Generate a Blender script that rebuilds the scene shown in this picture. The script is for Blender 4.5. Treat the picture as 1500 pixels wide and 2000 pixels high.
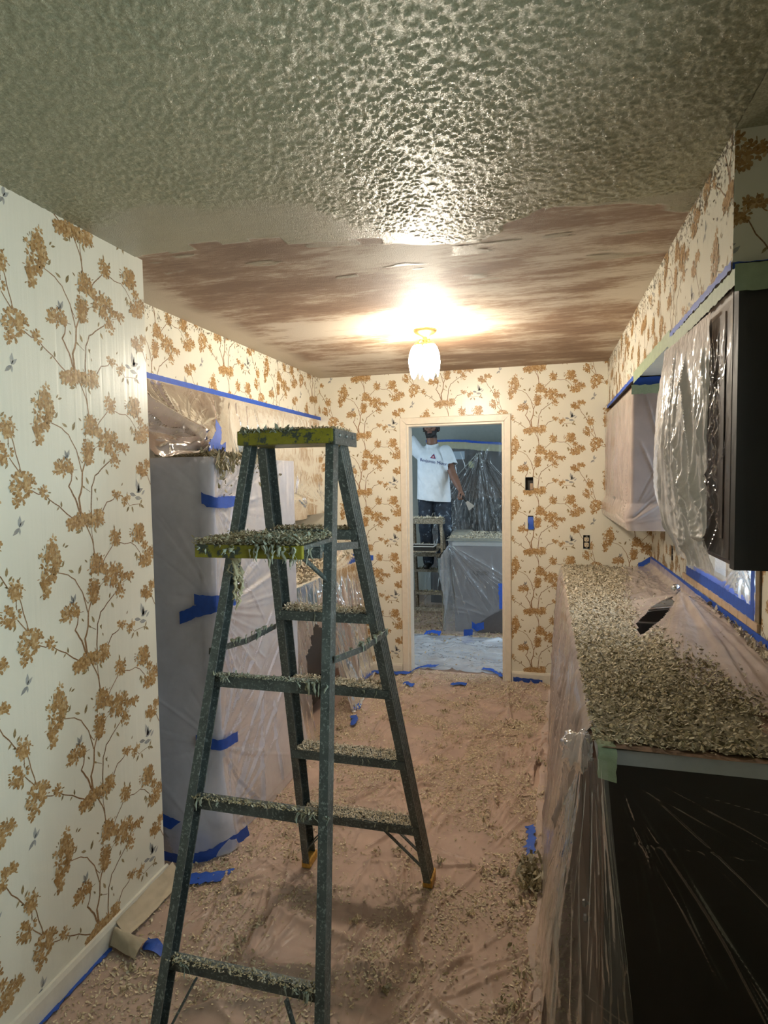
import bpy, bmesh, math, random
import numpy as np
from mathutils import Vector, Matrix
from mathutils.bvhtree import BVHTree

for _o in list(bpy.data.objects):
    bpy.data.objects.remove(_o, do_unlink=True)
scene = bpy.context.scene
COL = scene.collection
random.seed(7)
rng = np.random.default_rng(11)
R_ = math.radians

# ------------------------------------------------------------------ camera
CAM_H = 1.6108
YAW, PITCH, ROLL, F_PX = 15.0421, -3.2538, -0.8457, 1173.242
_y, _p, _r = R_(YAW), R_(PITCH), R_(ROLL)
_fw = np.array([-math.sin(_y) * math.cos(_p), math.cos(_y) * math.cos(_p), math.sin(_p)])
_rt = np.array([math.cos(_y), math.sin(_y), 0.0])
_up = np.cross(_rt, _fw)
_r2 = _rt * math.cos(_r) + _up * math.sin(_r)
_u2 = -_rt * math.sin(_r) + _up * math.cos(_r)
cam_data = bpy.data.cameras.new('camera')
cam_data.sensor_fit = 'HORIZONTAL'
cam_data.sensor_width = 36.0
cam_data.lens = F_PX * 36.0 / 1500.0
cam_data.clip_start = 0.02
cam = bpy.data.objects.new('camera', cam_data)
cam.matrix_world = Matrix(((_r2[0], _u2[0], -_fw[0], 0.0), (_r2[1], _u2[1], -_fw[1], 0.0),
                           (_r2[2], _u2[2], -_fw[2], CAM_H), (0, 0, 0, 1)))
COL.objects.link(cam)
scene.camera = cam

# ------------------------------------------------------------------ exposure, world, big lights
vs = scene.view_settings
vs.view_transform = 'Standard'
vs.look = 'None'
vs.exposure = 0.0
vs.gamma = 1.0
vs.use_curve_mapping = False

world = bpy.data.worlds.new('world')
scene.world = world
world.use_nodes = True
_bg = world.node_tree.nodes['Background']
_bg.inputs[0].default_value = (0.62, 0.80, 1.0, 1)
_bg.inputs[1].default_value = 4.0


def area_light(name, loc, target, sx, sy, power, color):
    ld = bpy.data.lights.new(name, 'AREA')
    ld.shape = 'RECTANGLE'
    ld.size, ld.size_y = sx, sy
    ld.energy = power
    ld.color = color
    o = bpy.data.objects.new(name, ld)
    o.location = loc
    d = Vector(target) - Vector(loc)
    o.rotation_euler = d.to_track_quat('-Z', 'Y').to_euler()
    COL.objects.link(o)
    return o


# unseen area lamps for the daylight of both rooms, set before solid walls
DAY = (0.74, 0.95, 1.0)
area_light('daylight_dining_window', (0.745, 0.80, 1.38), (-1.4, 0.80, 1.34), 1.0, 1.25, 17.5, DAY).data.spread = R_(112)
area_light('daylight_far_room_window', (0.925, 6.1, 1.45), (-0.8, 6.4, 1.2), 1.3, 1.3, 42.0, (0.66, 0.84, 1.0))
area_light('daylight_far_room_window_left', (-2.27, 5.75, 1.6), (-0.9, 6.3, 1.3), 1.0, 1.2, 22.0, (0.66, 0.84, 1.0))

# ------------------------------------------------------------------ object helpers
ORG = {}


def _link(o, parent):
    COL.objects.link(o)
    if parent is not None:
        o.parent = parent
    return o


def thing(name, label, cat, loc=(0, 0, 0), group=None):
    o = bpy.data.objects.new(name, None)
    o.empty_display_size = 0.05
    o.location = loc
    o['label'] = label
    o['category'] = cat
    if group:
        o['group'] = group
    ORG[o.name] = np.array(loc, float)
    return _link(o, None)


def tag(o, label, cat, group=None, kind=None):
    o['label'] = label
    o['category'] = cat
    if group:
        o['group'] = group
    if kind:
        o['kind'] = kind
    return o


def obj(name, V, F, mat, parent=None, smooth=False, attrs=None, uv=None, origin=None):
    """one mesh object from world coordinates; local to its parent's origin"""
    V = np.asarray(V, float)
    if parent is not None:
        org = ORG[parent.name]
    else:
        org = np.zeros(3) if origin is None else np.asarray(origin, float)
    me = bpy.data.meshes.new(name)
    L = V - org
    if isinstance(F, np.ndarray):
        nf, k = F.shape
        me.vertices.add(len(L))
        me.vertices.foreach_set('co', L.astype(np.float32).ravel())
        me.loops.add(nf * k)
        me.loops.foreach_set('vertex_index', F.astype(np.int32).ravel())
        me.polygons.add(nf)
        me.polygons.foreach_set('loop_start', np.arange(0, nf * k, k, dtype=np.int32))
        me.polygons.foreach_set('loop_total', np.full(nf, k, dtype=np.int32))
        me.update(calc_edges=True)
    else:
        me.from_pydata([tuple(v) for v in L], [], F)
        me.update()
    if attrs:
        for an, av in attrs.items():
            av = np.asarray(av, np.float32)
            if av.ndim == 1:
                dom = 'POINT' if len(av) == len(V) else 'FACE'
                a = me.attributes.new(an, 'FLOAT', dom)
                a.data.foreach_set('value', av)
            else:
                dom = 'POINT' if len(av) == len(V) else 'FACE'
                a = me.attributes.new(an, 'FLOAT_COLOR', dom)
                c4 = np.ones((len(av), 4), np.float32)
                c4[:, :3] = av
                a.data.foreach_set('color', c4.ravel())
    if smooth:
        me.polygons.foreach_set('use_smooth', np.ones(len(me.polygons), bool))
    for m in (mat if isinstance(mat, (list, tuple)) else [mat]):
        me.materials.append(m)
    o = bpy.data.objects.new(name, me)
    if parent is None:
        o.location = org
    _link(o, parent)
    ORG[o.name] = org if parent is None else ORG[parent.name]
    return o


class MB:
    """collects shapes of one part"""

    def __init__(self):
        self.V, self.F, self.n = [], [], 0

    def add(self, V, F):
        self.V.extend([tuple(v) for v in V])
        self.F.extend([tuple(i + self.n for i in f) for f in F])
        self.n += len(V)
        return self

    def box(self, x0, x1, y0, y1, z0, z1, bev=0.0):
        if bev <= 0:
            V = [(x, y, z) for z in (z0, z1) for y in (y0, y1) for x in (x0, x1)]
            F = [(0, 2, 3, 1), (4, 5, 7, 6), (0, 1, 5, 4), (2, 6, 7, 3), (0, 4, 6, 2), (1, 3, 7, 5)]
            return self.add(V, F)
        bm = bmesh.new()
        bmesh.ops.create_cube(bm, size=1.0)
        for v in bm.verts:
            v.co = Vector(((x0 + x1) / 2 + v.co.x * (x1 - x0), (y0 + y1) / 2 + v.co.y * (y1 - y0),
                           (z0 + z1) / 2 + v.co.z * (z1 - z0)))
        bmesh.ops.bevel(bm, geom=list(bm.edges), offset=bev, segments=2, profile=0.6, affect='EDGES')
        bm.verts.ensure_lookup_table()
        V = [tuple(v.co) for v in bm.verts]
        F = [tuple(v.index for v in f.verts) for f in bm.faces]
        bm.free()
        return self.add(V, F)

    def prof(self, P2, p, q, xd, closed=True):
        """extrude a 2D outline (in xd / yd axes) from p to q"""
        p, q, xd = np.array(p, float), np.array(q, float), np.array(xd, float)
        w = q - p
        w /= np.linalg.norm(w)
        xd = xd - w * (xd @ w)
        xd /= np.linalg.norm(xd)
        yd = np.cross(w, xd)
        n = len(P2)
        V = [p + a * xd + b * yd for a, b in P2] + [q + a * xd + b * yd for a, b in P2]
        F = [(i, (i + 1) % n, n + (i + 1) % n, n + i) for i in range(n if closed else n - 1)]
        if closed:
            F += [tuple(reversed(range(n))), tuple(range(n, 2 * n))]
        return self.add(V, F)

    def beam(self, p, q, w, h, xd):
        return self.prof([(-w / 2, -h / 2), (w / 2, -h / 2), (w / 2, h / 2), (-w / 2, h / 2)], p, q, xd)

    def tube(self, pts, rad, n=10, cap=True):
        pts = [np.array(p, float) for p in pts]
        rad = [rad] * len(pts) if np.isscalar(rad) else rad
        V, F = [], []
        ref = np.array([0.13, 0.31, 0.94])
        for i, p in enumerate(pts):
            t = pts[min(i + 1, len(pts) - 1)] - pts[max(i - 1, 0)]
            t /= np.linalg.norm(t)
            a = np.cross(t, ref)
            if np.linalg.norm(a) < .2:
                a = np.cross(t, np.array([1.0, 0.1, 0]))
            a /= np.linalg.norm(a)
            b = np.cross(t, a)
            for k in range(n):
                an = 2 * math.pi * k / n
                V.append(p + rad[i] * (math.cos(an) * a + math.sin(an) * b))
        for i in range(len(pts) - 1):
            for k in range(n):
                k2 = (k + 1) % n
                F.append((i * n + k, i * n + k2, (i + 1) * n + k2, (i + 1) * n + k))
        if cap:
            F.append(tuple(reversed(range(n))))
            F.append(tuple(range((len(pts) - 1) * n, len(pts) * n)))
        return self.add(V, F)

    def lathe(self, prof, c, n=24, axis=(0, 0, 1), scallop=None):
        ax = Vector(axis).normalized()
        q = Vector((0, 0, 1)).rotation_difference(ax)
        V, F = [], []
        for (r, z) in prof:
            for k in range(n):
                an = 2 * math.pi * k / n
                zz = z if scallop is None else z + scallop(r, z, an)
                v = q @ Vector((r * math.cos(an), r * math.sin(an), zz)) + Vector(c)
                V.append(tuple(v))
        for i in range(len(prof) - 1):
            for k in range(n):
                k2 = (k + 1) % n
                F.append((i * n + k, i * n + k2, (i + 1) * n + k2, (i + 1) * n + k))
        return self.add(V, F)

    def build(self, name, mat, parent=None, smooth=False, origin=None):
        return obj(name, self.V, self.F, mat, parent, smooth, origin=origin)


def grid_faces(nu, nv, keep=None):
    i, j = np.meshgrid(np.arange(nu - 1), np.arange(nv - 1), indexing='ij')
    a = (i * nv + j).ravel()
    F = np.stack([a, a + nv, a + nv + 1, a + 1], 1)
    if keep is not None:
        F = F[keep.ravel()]
    return F


# ------------------------------------------------------------------ noise
def _hash(ix, iy, seed):
    h = (ix.astype(np.int64) * 374761393 + iy.astype(np.int64) * 668265263 + seed * 2147483647) & 0xFFFFFFFF
    h = ((h ^ (h >> 13)) * 1274126177) & 0xFFFFFFFF
    h = h ^ (h >> 16)
    return (h & 0xFFFFFF) / float(0xFFFFFF)


def vnoise(x, y, seed=0):
    x, y = np.asarray(x, float), np.asarray(y, float)
    ix, iy = np.floor(x), np.floor(y)
    fx, fy = x - ix, y - iy
    fx = fx * fx * fx * (fx * (fx * 6 - 15) + 10)
    fy = fy * fy * fy * (fy * (fy * 6 - 15) + 10)
    a, b = _hash(ix, iy, seed), _hash(ix + 1, iy, seed)
    c, d = _hash(ix, iy + 1, seed), _hash(ix + 1, iy + 1, seed)
    return (a * (1 - fx) + b * fx) * (1 - fy) + (c * (1 - fx) + d * fx) * fy


def fbm(x, y, seed=0, octv=4, gain=.5):
    s, a, t = 0, 1.0, 0
    for o in range(octv):
        s = s + a * vnoise(x * 2 ** o + 17.3 * o, y * 2 ** o - 9.1 * o, seed + o)
        t += a
        a *= gain
    return s / t


def sstep(a, b, x):
    t = np.clip((x - a) / (b - a), 0, 1)
    return t * t * (3 - 2 * t)


def creases(A, B, segs):
    """sum of sharp ridges along segments (ax, ay, bx, by, width, height)"""
    h = np.zeros_like(A)
    for (ax, ay, bx, by, w, hh) in segs:
        dx, dy = bx - ax, by - ay
        L = math.hypot(dx, dy) + 1e-9
        ex, ey = dx / L, dy / L
        x0, x1 = min(ax, bx) - 5 * w, max(ax, bx) + 5 * w
        y0, y1 = min(ay, by) - 5 * w, max(ay, by) + 5 * w
        M = (A > x0) & (A < x1) & (B > y0) & (B < y1)
        if not M.any():
            continue
        a, b = A[M], B[M]
        t = ((a - ax) * ex + (b - ay) * ey) / L
        bend = 0.02 * L * np.sin(3.1 * t + ax * 17)
        d = (a - ax) * (-ey) + (b - ay) * ex + bend
        env = np.clip(np.minimum(t, 1 - t) * 6, 0, 1)
        h[M] += hh * env * np.exp(-np.abs(d) / w)
    return h


def star(cx, cy, n, r0, r1, w, h, a0=0, a1=2 * math.pi, rr=None):
    rr = rr or random
    S = []
    for k in range(n):
        an = rr.uniform(a0, a1)
        L = rr.uniform(r0, r1)
        s = rr.uniform(0, .15) * L
        S.append((cx + s * math.cos(an), cy + s * math.sin(an), cx + L * math.cos(an), cy + L * math.sin(an),
                  w * rr.uniform(.6, 1.5), h * rr.uniform(.4, 1.2) * rr.choice([1, 1, -1])))
    return S


def normals_of(P):
    du = np.gradient(P, axis=0)
    dv = np.gradient(P, axis=1)
    n = np.cross(du, dv)
    return n / (np.linalg.norm(n, axis=2, keepdims=True) + 1e-12)


def sheet(name, P, mat, label=None, parent=None, keep=None, cat='plastic sheet', attrs=None, group=None, thick=False):
    nu, nv = P.shape[:2]
    kf = None
    if keep is not None:
        kf = keep[:-1, :-1] & keep[1:, :-1] & keep[:-1, 1:] & keep[1:, 1:]
    V = P.reshape(-1, 3)
    F = grid_faces(nu, nv, kf)
    used = np.zeros(len(V), bool)
    used[F.ravel()] = True
    idx = np.cumsum(used) - 1
    V, F = V[used], idx[F]
    o = obj(name, V, F, mat, parent, smooth=True, origin=None if parent else V.min(0) * 0 + [V[:, 0].mean(), V[:, 1].mean(), V[:, 2].min()])
    if label:
        tag(o, label, cat, group)
    return o


# ------------------------------------------------------------------ material helpers
def mat_new(name):
    m = bpy.data.materials.new(name)
    m.use_nodes = True
    nt = m.node_tree
    b = nt.nodes['Principled BSDF']
    return m, nt, b


def N(nt, t, ins=None, **kw):
    n = nt.nodes.new(t)
    for k, v in kw.items():
        setattr(n, k, v)
    for k, v in (ins or {}).items():
        s = n.inputs[k]
        if isinstance(v, bpy.types.NodeSocket):
            nt.links.new(v, s)
        elif isinstance(v, bpy.types.Node):
            nt.links.new(v.outputs[0], s)
        else:
            s.default_value = v
    return n


def ramp(nt, fac, stops):
    n = nt.nodes.new('ShaderNodeValToRGB')
    nt.links.new(fac, n.inputs[0])
    e = n.color_ramp.elements
    while len(e) < len(stops):
        e.new(0.5)
    for i, (p, c) in enumerate(stops):
        e[i].position = p
        e[i].color = (c[0], c[1], c[2], 1) if not np.isscalar(c) else (c, c, c, 1)
    return n.outputs[0]


def mixc(nt, fac, a, b, blend='MIX'):
    n = nt.nodes.new('ShaderNodeMix')
    n.data_type = 'RGBA'
    n.blend_type = blend
    for s, v in ((n.inputs[0], fac), (n.inputs[6], a), (n.inputs[7], b)):
        if isinstance(v, bpy.types.NodeSocket):
            nt.links.new(v, s)
        elif np.isscalar(v):
            s.default_value = v
        else:
            s.default_value = (v[0], v[1], v[2], 1)
    return n.outputs[2]


def noise(nt, vec, scale, detail=4, rough=.55, stretch=None, loc=(0, 0, 0)):
    if stretch is not None or loc != (0, 0, 0):
        mp = N(nt, 'ShaderNodeMapping', {'Vector': vec, 'Scale': stretch or (1, 1, 1), 'Location': loc})
        vec = mp.outputs[0]
    n = N(nt, 'ShaderNodeTexNoise', {'Vector': vec, 'Scale': scale, 'Detail': detail, 'Roughness': rough})
    return n.outputs['Fac'] if 'Fac' in n.outputs else n.outputs[0]


def bump(nt, bsdf, h, strength=.3, dist=.01, chain=None):
    n = N(nt, 'ShaderNodeBump', {'Height': h, 'Strength': strength, 'Distance': dist})
    if chain is not None:
        nt.links.new(chain, n.inputs['Normal'])
    if bsdf is not None:
        nt.links.new(n.outputs[0], bsdf.inputs['Normal'])
    return n.outputs[0]


def pos(nt):
    return N(nt, 'ShaderNodeNewGeometry').outputs['Position']


def simple(name, col, rough=.5, metal=0.0, var=0.0, vscale=30, bmp=0.0, bscale=120, spec=.5, coat=0):
    m, nt, b = mat_new(name)
    b.inputs['Roughness'].default_value = rough
    b.inputs['Metallic'].default_value = metal
    b.inputs['Specular IOR Level'].default_value = spec
    b.inputs['Coat Weight'].default_value = coat
    p = pos(nt)
    f = noise(nt, p, vscale)
    lo = tuple(max(0, c * (1 - var)) for c in col)
    hi = tuple(min(1, c * (1 + var)) for c in col)
    nt.links.new(ramp(nt, f, [(.3, lo), (.7, hi)]), b.inputs['Base Color'])
    if bmp:
        bump(nt, b, noise(nt, p, bscale, 5), bmp, .004)
    return m


def film(name, opac, col=(.85, .84, .83), rough=.16, gloss=.55, tint=(1, 1, 1), dirt=0.0, dirtcol=(.55, .48, .36), trans=.38, mb=.12):
    """thin polyethylene: mostly see-through, a milky scatter and a sheen"""
    m = bpy.data.materials.new(name)
    m.use_nodes = True
    nt = m.node_tree
    nt.nodes.clear()
    out = nt.nodes.new('ShaderNodeOutputMaterial')
    p = pos(nt)
    f = noise(nt, p, 7.0, 3)
    f2 = noise(nt, p, 90.0, 3)
    op = N(nt, 'ShaderNodeMath', {0: f, 1: opac * .7, 2: opac * .65}, operation='MULTIPLY_ADD')
    colr = col
    opo = op.outputs[0]
    if dirt:
        d = ramp(nt, noise(nt, p, 60.0, 5, .7), [(.62 - dirt * .25, 0.0), (.70 - dirt * .2, 1.0)])
        colr = mixc(nt, d, col, dirtcol)
        opo = N(nt, 'ShaderNodeMath', {0: opo, 1: d}, operation='MAXIMUM').outputs[0]
    bn = N(nt, 'ShaderNodeBump', {'Height': f2, 'Strength': mb, 'Distance': .004}).outputs[0]
    dif = N(nt, 'ShaderNodeBsdfDiffuse', {'Normal': bn})
    trl = N(nt, 'ShaderNodeBsdfTranslucent', {'Normal': bn})
    for s in (dif, trl):
        if isinstance(colr, bpy.types.NodeSocket):
            nt.links.new(colr, s.inputs['Color'])
        else:
            s.inputs['Color'].default_value = (*colr, 1)
    sc = N(nt, 'ShaderNodeMixShader', {0: trans, 1: dif.outputs[0], 2: trl.outputs[0]})
    tr = N(nt, 'ShaderNodeBsdfTransparent', {'Color': (*tint, 1)})
    mx = N(nt, 'ShaderNodeMixShader', {0: opo, 1: tr.outputs[0], 2: sc.outputs[0]})
    gl = N(nt, 'ShaderNodeBsdfGlossy', {'Color': (1, 1, 1, 1), 'Roughness': rough, 'Normal': bn})
    fr = N(nt, 'ShaderNodeLayerWeight', {'Blend': .18, 'Normal': bn})
    fm = N(nt, 'ShaderNodeMath', {0: fr.outputs['Fresnel'], 1: gloss}, operation='MULTIPLY')
    mx2 = N(nt, 'ShaderNodeMixShader', {0: fm.outputs[0], 1: mx.outputs[0], 2: gl.outputs[0]})
    nt.links.new(mx2.outputs[0], out.inputs[0])
    return m
# ------------------------------------------------------------------ room dimensions (metres)
H = 2.44
D = 4.722            # back wall
XL1, Y1 = -1.461, 1.995    # papered wall on the left and where it ends
XSL = -1.803         # face of the left soffit
XLW = -2.13          # kitchen wall on the left
XSR = 0.442          # face of the right soffit
XRW = 0.752          # right wall
YSR = 1.669          # near end of the right soffit
ZS = 2.112           # underside of the soffits
YB = -2.5            # wall behind the camera
DX0, DX1, DZ = -1.07, -0.308, 2.03   # doorway

# ------------------------------------------------------------------ materials of the setting
def make_paper_mat():
    m, nt, b = mat_new('wallpaper_ground')
    p = pos(nt)
    st = noise(nt, p, 55.0, 2, .5, (1.0, 1.0, 0.012))
    wv = noise(nt, p, 420.0, 2)
    pat = noise(nt, p, 1.7, 3)
    c = ramp(nt, pat, [(.3, (.74, .71, .59)), (.7, (.80, .77, .65))])
    nt.links.new(c, b.inputs['Base Color'])
    b.inputs['Roughness'].default_value = .30
    b.inputs['Specular IOR Level'].default_value = .38
    n1 = bump(nt, None, st, .22, .004)
    bump(nt, b, wv, .10, .002, n1)
    return m


def make_print_mat():
    m, nt, b = mat_new('wallpaper_print')
    a = N(nt, 'ShaderNodeAttribute', attribute_name='col')
    p = pos(nt)
    f = noise(nt, p, 160.0, 3)
    c = mixc(nt, ramp(nt, f, [(.42, 0.0), (.78, .40)]), a.outputs['Color'], (.66, .52, .34))
    nt.links.new(c, b.inputs['Base Color'])
    b.inputs['Roughness'].default_value = .4
    b.inputs['Specular IOR Level'].default_value = .35
    st = noise(nt, p, 55.0, 2, .5, (1.0, 1.0, 0.012))
    bump(nt, b, st, .22, .004)
    return m


M_PAPER = make_paper_mat()
M_PRINT = make_print_mat()
M_TRIM = simple('cream_trim_paint', (.76, .69, .57), .38, var=.05, bmp=.05)
M_BASE = simple('cream_baseboard_paint', (.72, .68, .58), .45, var=.06, bmp=.06)
M_FLOOR = simple('floor_sheet_goods', (.46, .33, .26), .55, var=.12, vscale=3, bmp=.05)
M_PLAIN = simple('plain_wall_paint', (.58, .62, .58), .6, var=.04, bmp=.08)
M_BLACK = simple('dark_void', (.012, .011, .010), .8)


def wall_panel(name, axis, at, u0, u1, z0, z1, holes, thick, mat, into):
    """flat wall on plane <axis>=at with rectangular holes; 'into' is the sign of the solid side"""
    us = sorted({u0, u1} | {h[0] for h in holes} | {h[1] for h in holes})
    zs = sorted({z0, z1} | {h[2] for h in holes} | {h[3] for h in holes})
    mb = MB()

    def pt(u, z, d):
        return (at + into * d, u, z) if axis == 'x' else (u, at + into * d, z)

    def solid(i, j):
        if not (0 <= i < len(us) - 1 and 0 <= j < len(zs) - 1):
            return False
        uc, zc = (us[i] + us[i + 1]) / 2, (zs[j] + zs[j + 1]) / 2
        return not any(h[0] < uc < h[1] and h[2] < zc < h[3] for h in holes)

    for i in range(len(us) - 1):
        for j in range(len(zs) - 1):
            if not solid(i, j):
                continue
            a, b_, c, d = us[i], us[i + 1], zs[j], zs[j + 1]
            for dd in (0, thick):
                mb.add([pt(a, c, dd), pt(b_, c, dd), pt(b_, d, dd), pt(a, d, dd)], [(0, 1, 2, 3)])
            if not solid(i - 1, j):
                mb.add([pt(a, c, 0), pt(a, d, 0), pt(a, d, thick), pt(a, c, thick)], [(0, 1, 2, 3)])
            if not solid(i + 1, j):
                mb.add([pt(b_, c, 0), pt(b_, d, 0), pt(b_, d, thick), pt(b_, c, thick)], [(0, 1, 2, 3)])
            if not solid(i, j - 1):
                mb.add([pt(a, c, 0), pt(b_, c, 0), pt(b_, c, thick), pt(a, c, thick)], [(0, 1, 2, 3)])
            if not solid(i, j + 1):
                mb.add([pt(a, d, 0), pt(b_, d, 0), pt(b_, d, thick), pt(a, d, thick)], [(0, 1, 2, 3)])
    o = mb.build(name, mat)
    bm = bmesh.new()
    bm.from_mesh(o.data)
    bmesh.ops.remove_doubles(bm, verts=bm.verts, dist=1e-5)
    bmesh.ops.recalc_face_normals(bm, faces=bm.faces)
    bm.to_mesh(o.data)
    bm.free()
    o['kind'] = 'structure'
    return o


def struct(name, mb, mat):
    o = mb.build(name, mat)
    o['kind'] = 'structure'
    return o


SW = (-0.148, -0.087, 1.500, 1.600)     # empty switch box
TB = (-0.128, -0.086, 1.205, 1.305)     # taped box
OU = (0.276, 0.325, 1.054, 1.160)       # bare receptacle
BACK_HOLES = [(DX0, DX1, -1, DZ), SW, TB, OU]
WIN = (2.47, 3.60, 1.06, 2.02)          # window over the sink (y0, y1, z0, z1)

wall_left = wall_panel('wall_left', 'x', XL1, YB, Y1, 0, H, [], .12, M_PAPER, -1)
wall_back = wall_panel('wall_back', 'y', D, XLW - .1, XRW + .15, 0, H, BACK_HOLES, .115, [M_PAPER], 1)
wall_left_recess = wall_panel('wall_left_recess', 'x', XLW, 1.3, D, 0, H, [], .1, M_PAPER, -1)
RO = (3.96, 4.02, 1.06, 1.17)
wall_right = wall_panel('wall_right', 'x', XRW, YB, D, 0, H, [WIN, RO], .14, M_PAPER, 1)
wall_rear = wall_panel('wall_rear', 'y', YB, XL1 - .12, XRW + .14, 0, H, [], .12, M_PLAIN, -1)
struct('floor', MB().box(-3.2, 2.0, YB - .2, 9.0, -.08, 0.0), M_FLOOR)
struct('wall_soffit_left', MB().box(XLW, XSL, Y1 - .5, D, ZS, H), M_PAPER)
struct('wall_soffit_right', MB().box(XSR, XRW, YSR, D, ZS, H), M_PAPER)
struct('wall_left_return', MB().box(XLW - .1, XL1 - .12, 1.2, 1.3, 0, H), M_PLAIN)

# ------------------------------------------------------------------ wallpaper print (flat, in the paper's own repeat)
KX, KZ = 0.00045, 0.000467
TW, TP = 0.686, 0.463


def build_tile():
    r = random.Random(5)
    out = []          # (points, colour, layer)
    browns = [(.28, .145, .042), (.34, .185, .058), (.41, .235, .082), (.46, .285, .115), (.55, .38, .19), (.31, .165, .052)]
    olive = [(.19, .135, .045), (.24, .17, .065), (.30, .225, .10)]
    stem = [(.21, .10, .036), (.25, .13, .05), (.17, .085, .032)]
    grey = [(.30, .31, .30), (.36, .37, .36), (.25, .26, .26)]

    def petal(x, y, an, L, w, col, lay):
        ca, sa = math.cos(an), math.sin(an)
        P = []
        for t, ww in ((0, .14), (.42, .92), (.78, .95), (1.0, .22)):
            P.append((t * L, ww * w / 2))
        poly = P + [(a, -b) for a, b in reversed(P)]
        out.append(([(x + a * ca - b * sa, y + a * sa + b * ca) for a, b in poly], col, lay))

    def leaf(x, y, an, L, col=None):
        ca, sa = math.cos(an), math.sin(an)
        w = L * .36
        poly = [(0, 0), (.25 * L, w * .45), (.55 * L, w * .5), (L, 0), (.55 * L, -w * .5), (.25 * L, -w * .42)]
        out.append(([(x + a * ca - b * sa, y + a * sa + b * ca) for a, b in poly], col or r.choice(olive), 3))

    def branch(pts, w0, w1):
        # smooth the polyline a little and lay quads along it
        q = []
        for i in range(len(pts) - 1):
            (ax, ay), (bx, by) = pts[i], pts[i + 1]
            n = max(2, int(math.hypot(bx - ax, by - ay) / 35))
            for k in range(n):
                t = k / n
                q.append((ax + (bx - ax) * t + r.uniform(-2.5, 2.5), ay + (by - ay) * t + r.uniform(-2.5, 2.5)))
        q.append(pts[-1])
        c = r.choice(stem)
        for i in range(len(q) - 1):
            (ax, ay), (bx, by) = q[i], q[i + 1]
            dx, dy = bx - ax, by - ay
            L = math.hypot(dx, dy) + 1e-6
            nx, ny = -dy / L, dx / L
            wa = 1.35 * (w0 + (w1 - w0) * i / len(q)) / 2
            wb = 1.35 * (w0 + (w1 - w0) * (i + 1) / len(q)) / 2
            ex, ey = dx / L * 2, dy / L * 2
            out.append(([(ax - ex + nx * wa, ay - ey + ny * wa), (bx + ex + nx * wb, by + ey + ny * wb),
                         (bx + ex - nx * wb, by + ey - ny * wb), (ax - ex - nx * wa, ay - ey - ny * wa)], c, 1 + (i % 2)))

    def cluster(cx, cy, rx, ry, dens=1.0, tilt=0.0):
        n = max(4, int(rx * ry / 215 * dens))
        lay = 4
        for k in range(n):
            a = r.uniform(0, 6.283)
            q = math.sqrt(r.uniform(0, 1))
            ex, ey = q * rx * math.cos(a), q * ry * math.sin(a)
            fx = cx + ex * math.cos(tilt) - ey * math.sin(tilt)
            fy = cy + ex * math.sin(tilt) + ey * math.cos(tilt)
            b0 = r.uniform(0, 6.283)
            tone = r.random()
            for j in range(r.choice([3, 4, 5])):
                an = b0 + j * 1.257 + r.uniform(-.3, .3)
                col = r.choice(browns[:3] if tone < .45 else browns[2:])
                petal(fx + 3 * math.cos(an), fy + 3 * math.sin(an), an, r.uniform(22, 36), r.uniform(14, 22), col, lay)
                lay = 4 + (lay - 3) % 110
        for k in range(max(3, n // 2)):          # buds and slim petals around the rim
            a = r.uniform(0, 6.283)
            fx = cx + rx * 1.02 * math.cos(a) * math.cos(tilt) - ry * 1.02 * math.sin(a) * math.sin(tilt)
            fy = cy + rx * 1.02 * math.cos(a) * math.sin(tilt) + ry * 1.02 * math.sin(a) * math.cos(tilt)
            petal(fx, fy, a + tilt + r.uniform(-.5, .5), r.uniform(16, 30), r.uniform(6, 10), r.choice(browns[:3] + olive), 3)

    # stems
    branch([(390, 530), (450, 640), (463, 770)], 7, 5)
    branch([(445, 560), (458, 660), (472, 770)], 4, 4)
    branch([(555, 815), (600, 765), (665, 705)], 6, 5)
    branch([(735, 690), (800, 708), (870, 708), (930, 740), (985, 800)], 5, 4)
    branch([(425, 1060), (380, 1150), (372, 1250), (335, 1335), (350, 1450)], 8, 15)
    branch([(285, 1120), (268, 1210), (244, 1250), (300, 1340), (340, 1440)], 6, 12)
    branch([(665, 1070), (505, 1180), (466, 1260), (450, 1440), (452, 1470)], 6, 9)
    branch([(560, 455), (620, 382), (690, 366), (722, 325)], 7, 4)
    branch([(735, 325), (800, 345), (830, 375), (880, 420), (930, 412), (1010, 412)], 4, 3)
    branch([(110, 830), (200, 858), (262, 900), (330, 1000), (345, 1050), (372, 1150)], 5, 7)
    branch([(430, 1040), (380, 1090), (340, 1030)], 4, 4)
    branch([(20, 300), (70, 345), (150, 390), (215, 445), (285, 495)], 5, 7)
    branch([(-75, 280), (-20, 305), (20, 300)], 5, 5)
    branch([(450, 1295), (400, 1268), (385, 1262)], 3, 3)
    branch([(480, 1000), (560, 958)], 3, 3)
    branch([(760, 1005), (840, 980)], 3, 3)
    branch([(330, 1140), (290, 1140)], 3, 3)
    # the strand on the left of the trunk (half drop)
    sx, sy = -1535, -495
    for pts, w0, w1 in (([(1120, 170), (1160, 250), (1200, 300), (1245, 370)], 5, 6),
                        ([(1300, 440), (1300, 510)], 4, 4), ([(1325, 440), (1350, 540), (1380, 650)], 5, 6),
                        ([(1300, 575), (1372, 662)], 5, 6)):
        branch([(x + sx, y + sy) for x, y in pts], w0, w1)
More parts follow.
